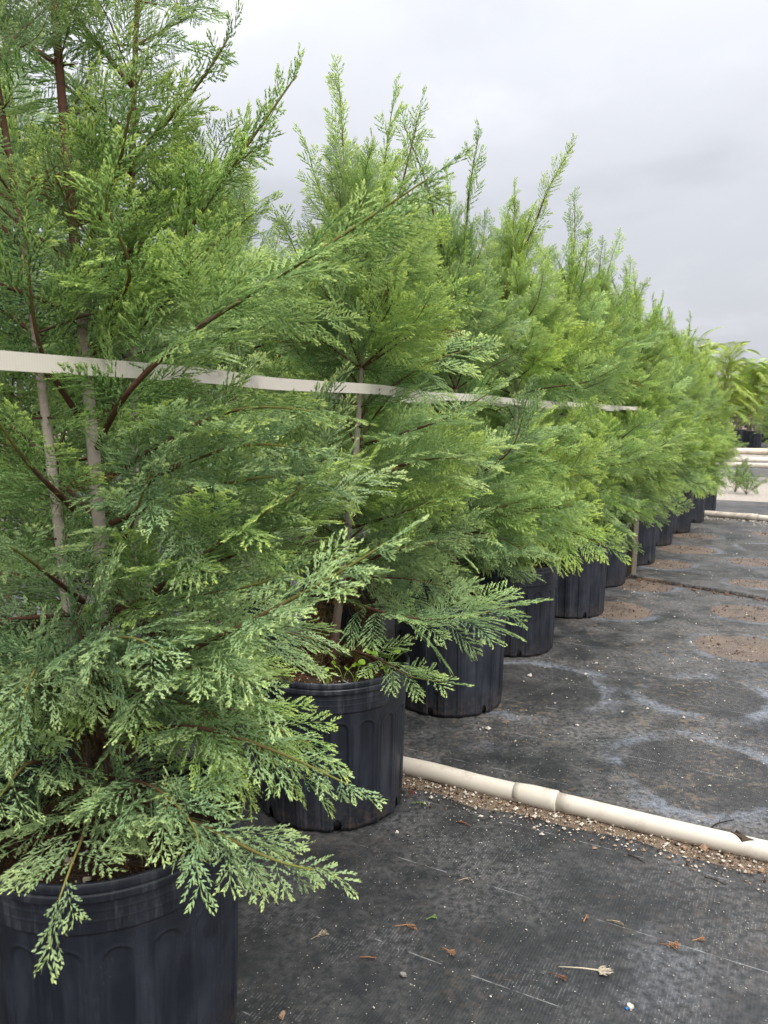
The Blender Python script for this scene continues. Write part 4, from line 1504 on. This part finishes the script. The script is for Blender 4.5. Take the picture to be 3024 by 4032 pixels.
# ------------------------------------------------------------------ weeds in the second pot
def weed(offs, h, n, rleaf, label, seed):
    r_ = random.Random(seed)
    root = empty('weed_seedling', (POTS[1][0] + offs[0], POTS[1][1] + offs[1], 0.378))
    tag(root, label, 'weed', 'weeds in the second pot')
    g = Geo()
    tips = []
    for k in range(n):
        az = k * 6.28 / n + r_.uniform(-0.5, 0.5)
        q = r_.uniform(0.3, 0.9) * h
        tip = np.array([math.cos(az) * q * 0.7, math.sin(az) * q * 0.7, h * r_.uniform(0.6, 1.05)])
        tips.append((tip, az))
        add_tube(g, path_spline([(0, 0, 0), tip * np.array([0.3, 0.3, 0.6]), tip], 6), [0.001, 0.0009, 0.0009, 0.0008, 0.0008, 0.0007], 5, (0.2, 0.3, 0.06))
    mesh_obj('stem', g.mesh('stem', [M_WEED]), root)
    for tip, az in tips:
        rl = rleaf * r_.uniform(0.7, 1.1)
        m = 14
        t = np.linspace(0, 2 * math.pi, m, endpoint=False)
        sh = 1 - 0.22 * np.exp(-((np.abs(t - math.pi)) / 0.35) ** 2)
        V = np.vstack([np.stack([rl * (0.8 + np.cos(t)) * 1.0, rl * sh * np.sin(t), 0.15 * rl * np.cos(2 * t)], -1), [[rl * 0.8, 0, -0.08 * rl]]])
        V = np.vstack([V, V - np.array([0, 0, 0.0006])])
        k = np.arange(m); k2 = (k + 1) % m
        F = np.vstack([np.stack([k, k2, np.full(m, m)], -1), np.stack([m + 1 + k2, m + 1 + k, np.full(m, 2 * m + 1)], -1)])
        g = Geo(); g.add(V, F)
        o = mesh_obj('leaf', g.mesh('leaf', [M_WEED]), root)
        o.location = tip
        o.rotation_euler = (r_.uniform(-0.3, 0.3), r_.uniform(-0.75, -0.2), az)


weed((0.160, -0.055), 0.085, 6, 0.0125, 'tallest round-leaved green weed by the right rim of the second pot', 1)
weed((0.075, -0.120), 0.058, 4, 0.0095, 'low bright green weed near the front rim of the second pot', 2)
weed((0.120, -0.095), 0.062, 4, 0.0090, 'small weed just left of the tallest weed in the second pot', 3)
weed((0.000, -0.135), 0.056, 3, 0.0090, 'leftmost green weed at the front rim of the second pot', 4)
weed((0.040, -0.090), 0.050, 3, 0.0080, 'weed seedling between dead sprays in the second pot', 5)

# ------------------------------------------------------------------ far end: kerb, pipes, palms
g = Geo()
a_, b_ = uv(16.45, -4.4), uv(16.45, 0.15)
ang = math.atan2(RP.y, RP.x)


def kerb(u, v0, v1, h, w, label):
    g = Geo()
    nblk = max(1, int((v1 - v0) / 0.9))
    for k in range(nblk):
        c = uv(u, v0 + (k + 0.5) * (v1 - v0) / nblk)
        box(g, (c.x, c.y, -0.03), (v1 - v0) / nblk - 0.012, w, h + 0.03, ang, 0.008)
    o = mesh_obj('kerb', g.mesh('kerb', [M_CONC], smooth=False))
    tag(o, label, 'kerb')


kerb(16.4, -4.5, -0.05, 0.16, 0.20, 'grey concrete kerb under a cream pipe beyond the gravel')


def line_pipe(u, v0, v1, z, r, label):
    e = empty('irrigation_pipe')
    tag(e, label, 'pipe')
    m_ = (v0 + v1) / 2 + 0.3
    pipe_piece('pipe_section', uv(u, v0, z), uv(u, m_, z), r, e, seg=14)
    pipe_piece('pipe_socket', uv(u, m_ - 0.1, z), uv(u, m_ + 0.05, z), r * 1.16, e, seg=14)
    pipe_piece('pipe_section', uv(u, m_ + 0.051, z), uv(u, v1, z), r * 0.97, e, seg=14)


line_pipe(16.4, -4.5, -0.1, 0.215, 0.055, 'cream pipe lying on the concrete kerb beyond the gravel')
line_pipe(21.3, -6.5, 5, 0.07, 0.08, 'cream pipe across the second gravel bed, middle of the far pipes')
line_pipe(26.8, -7.5, 5, 0.09, 0.10, 'farthest cream pipe just in front of the potted palms')


def palm_frond_mesh(seed, L=1.5):
    r_ = np.random.default_rng(seed)
    g = Geo()
    rise = r_.uniform(0.45, 0.75)
    n = 26
    s = np.linspace(0, 1, n)
    P = np.stack([L * 0.82 * s, 0.04 * np.sin(3 * s), L * (rise * s - (rise + 0.15) * s ** 2.6)], -1)
    hue = r_.random()
    c1 = np.array([0.28, 0.44, 0.08]) * (1 - hue) + np.array([0.52, 0.60, 0.14]) * hue
    add_tube(g, P, np.linspace(0.012, 0.003, n), 5, (0.32, 0.34, 0.08))
    T = norm(np.gradient(P, axis=0))
    for q in np.linspace(0.16, 0.99, 56):
        i = int(q * (n - 1))
        for sd_ in (-1, 1):
            ln = L * 0.36 * math.sin(math.pi * (0.12 + 0.8 * q)) ** 0.8 * r_.uniform(0.85, 1.1)
            d = T[i] * 0.75 + np.array([0, sd_ * 0.8, 0.12])
            d = d / np.linalg.norm(d)
            mid = P[i] + d * ln * 0.55 + np.array([0, 0, -0.02 * ln])
            end = P[i] + d * ln + np.array([0, 0, -0.34 * ln])
            w = np.cross(d, [0, 0, 1.0]); w = w / np.linalg.norm(w) * 0.0075
            V = np.array([P[i], mid - w, mid + w + np.array([0, 0, 0.006]), end])
            g.add(V, np.array([[0, 1, 2], [1, 3, 2]]), c1 * r_.uniform(0.75, 1.3))
    return g.mesh('frond', [M_PALM])


PALM_FR = [palm_frond_mesh(k) for k in range(6)]


def palm_stem_mesh(seed, h):
    r_ = random.Random(seed)
    g = Geo()
    a, b = r_.uniform(-0.12, 0.12), r_.uniform(-0.12, 0.12)
    P = [(a * s * s, b * s * s, h * s) for s in np.linspace(0, 1, 14)]
    add_tube(g, P, [0.035 * (1 - 0.4 * i / 13) * (1 + 0.06 * (i % 2)) for i in range(14)], 8)
    return g.mesh('stem', [M_STEM]), P[-1]


def palm(loc, H, seed, label, ns=9, pot_s=1.6, fl=1.0):
    r_ = random.Random(seed)
    root = empty('palm_tree', loc)
    tag(root, label, 'palm', 'potted palms at the far end')
    for k in range(ns):
        h = H * (0.10 + 0.50 * k / (ns - 1)) * r_.uniform(0.9, 1.1)
        me, top = palm_stem_mesh(seed * 10 + k, h)
        a = k * 6.28 / ns
        ox, oy = 0.16 * math.cos(a), 0.16 * math.sin(a)
        s_ = mesh_obj('stem', me, root)
        s_.location = (ox, oy, 0.45)
        nf = 9
        for f in range(nf):
            o = bpy.data.objects.new('frond', r_.choice(PALM_FR))
            az = f * 6.28 / nf + r_.uniform(-0.3, 0.3)
            el = R(r_.uniform(5, 55)) if f else R(75)
            o.matrix_local = bough_matrix(Vector((ox + top[0], oy + top[1], 0.45 + top[2])), az, el, 0, r_.uniform(0.6, 1.0) * fl * H / 3.6)
            link(o, root)
    return root


PALMS = [(1565, 968, 4.1, 'potted palm half hidden behind the last conifer of the row'),
         (1622, 966, 3.9, 'yellow-green potted palm standing behind the far pipes'),
         (1690, 964, 4.3, 'potted palm cut off by the right edge of the picture'),
         (1500, 955, 5.2, 'palm with a small head rising above the end of the conifer row'),
         (1655, 955, 4.2, 'farther potted palm between the two yellow-green palms'),
         (1590, 958, 3.6, 'low leafy potted palm beside the half hidden one')]
for k, (px, py, H, lab) in enumerate(PALMS):
    x, y = gp(px, py)
    palm((x, y, 0.0), H, 500 + k, lab)
    root = make_pot((x, y, 0.0), k, ['black tub of the palm half hidden by the last conifer', 'black tub of the palm behind the far pipes', 'black tub of the palm at the right edge', 'black tub of the palm with the small head', 'black tub of the farther palm between two others', 'black tub of the low leafy palm'][k], 'black tubs of the palms')
    root.scale = (1.75, 1.75, 1.5)

# conifer at the right edge beyond the gravel
x, y = gp(1700, 1040)
make_pot((x, y, 0.0), 0.4, 'black nursery pot of the conifer at the right edge beyond the gravel', 'black nursery pots on the gravel')
make_tree('cypress_tree', (x, y, 0.05), 1.6, 97, 'small conifer cut off by the right edge beyond the gravel', n_br=60, rad=0.45, group='potted conifers beyond the gravel', inner=20)
for k, (px, py, H, lab) in enumerate([(1588, 1062, 0.55, 'sparse green weed clump growing at the edge of the gravel'), (1612, 1066, 0.4, 'small weed clump growing in the gravel before the kerb')]):
    x, y = gp(px, py)
    root = empty('gravel_weed', (x, y, -0.01))
    tag(root, lab, 'weed')
    g = Geo(); r_ = np.random.default_rng(600 + k)
    gs = Geo()
    for q in range(9):
        az = r_.uniform(0, 6.28); el = r_.uniform(0.7, 1.4)
        d = np.array([math.cos(az) * math.cos(el), math.sin(az) * math.cos(el), math.sin(el)])
        ln = H * r_.uniform(0.6, 1.0)
        add_tube(gs, [np.zeros(3), d * ln * 0.5, d * ln], [0.004, 0.003, 0.0015], 4, (0, 0.8, 0))
        for w in np.linspace(0.3, 1, 6):
            put_frond(g, r_, d * ln * w, d + r_.normal(0, 0.6, 3), r_.normal(0, 1, 3), 0.12, 0.6, 0, 0.5, 0, 2.0)
    mesh_obj('stem', gs.mesh('stem', [M_BARK]), root)
    mesh_obj('foliage', g.mesh('foliage', [M_FOL]), root)

# far-off wood closing the horizon
r_ = np.random.default_rng(900)
n = 26000
az = r_.uniform(R(-60), R(75), n)
dist = r_.uniform(95, 120, n)
hmax = np.array([4.6 + 2.2 * mnoise.noise(Vector((a * 9, 0.3, 0))) + 1.2 * mnoise.noise(Vector((a * 40, 2.3, 0))) for a in az])
zz = hmax * r_.random(n) ** 0.8
c = np.stack([np.sin(az) * dist, np.cos(az) * dist, zz], -1)
A = r_.normal(0, 0.42, (n, 3)); Bv = r_.normal(0, 0.42, (n, 3))
V = np.stack([c, c + A, c + A * 0.5 + Bv], 1).reshape(-1, 3)
F = np.arange(n * 3).reshape(-1, 3)
cols = np.repeat(np.array([[0.055, 0.085, 0.035]]) * r_.uniform(0.6, 1.5, (n, 1)), 3, axis=0)
o = mesh_obj('far_trees', mesh_np('far_trees', V, F, [M_PALM], None, cols, smooth=False))
o['kind'] = 'stuff'; o['label'] = 'low dark green wood on the horizon'; o['category'] = 'wood'
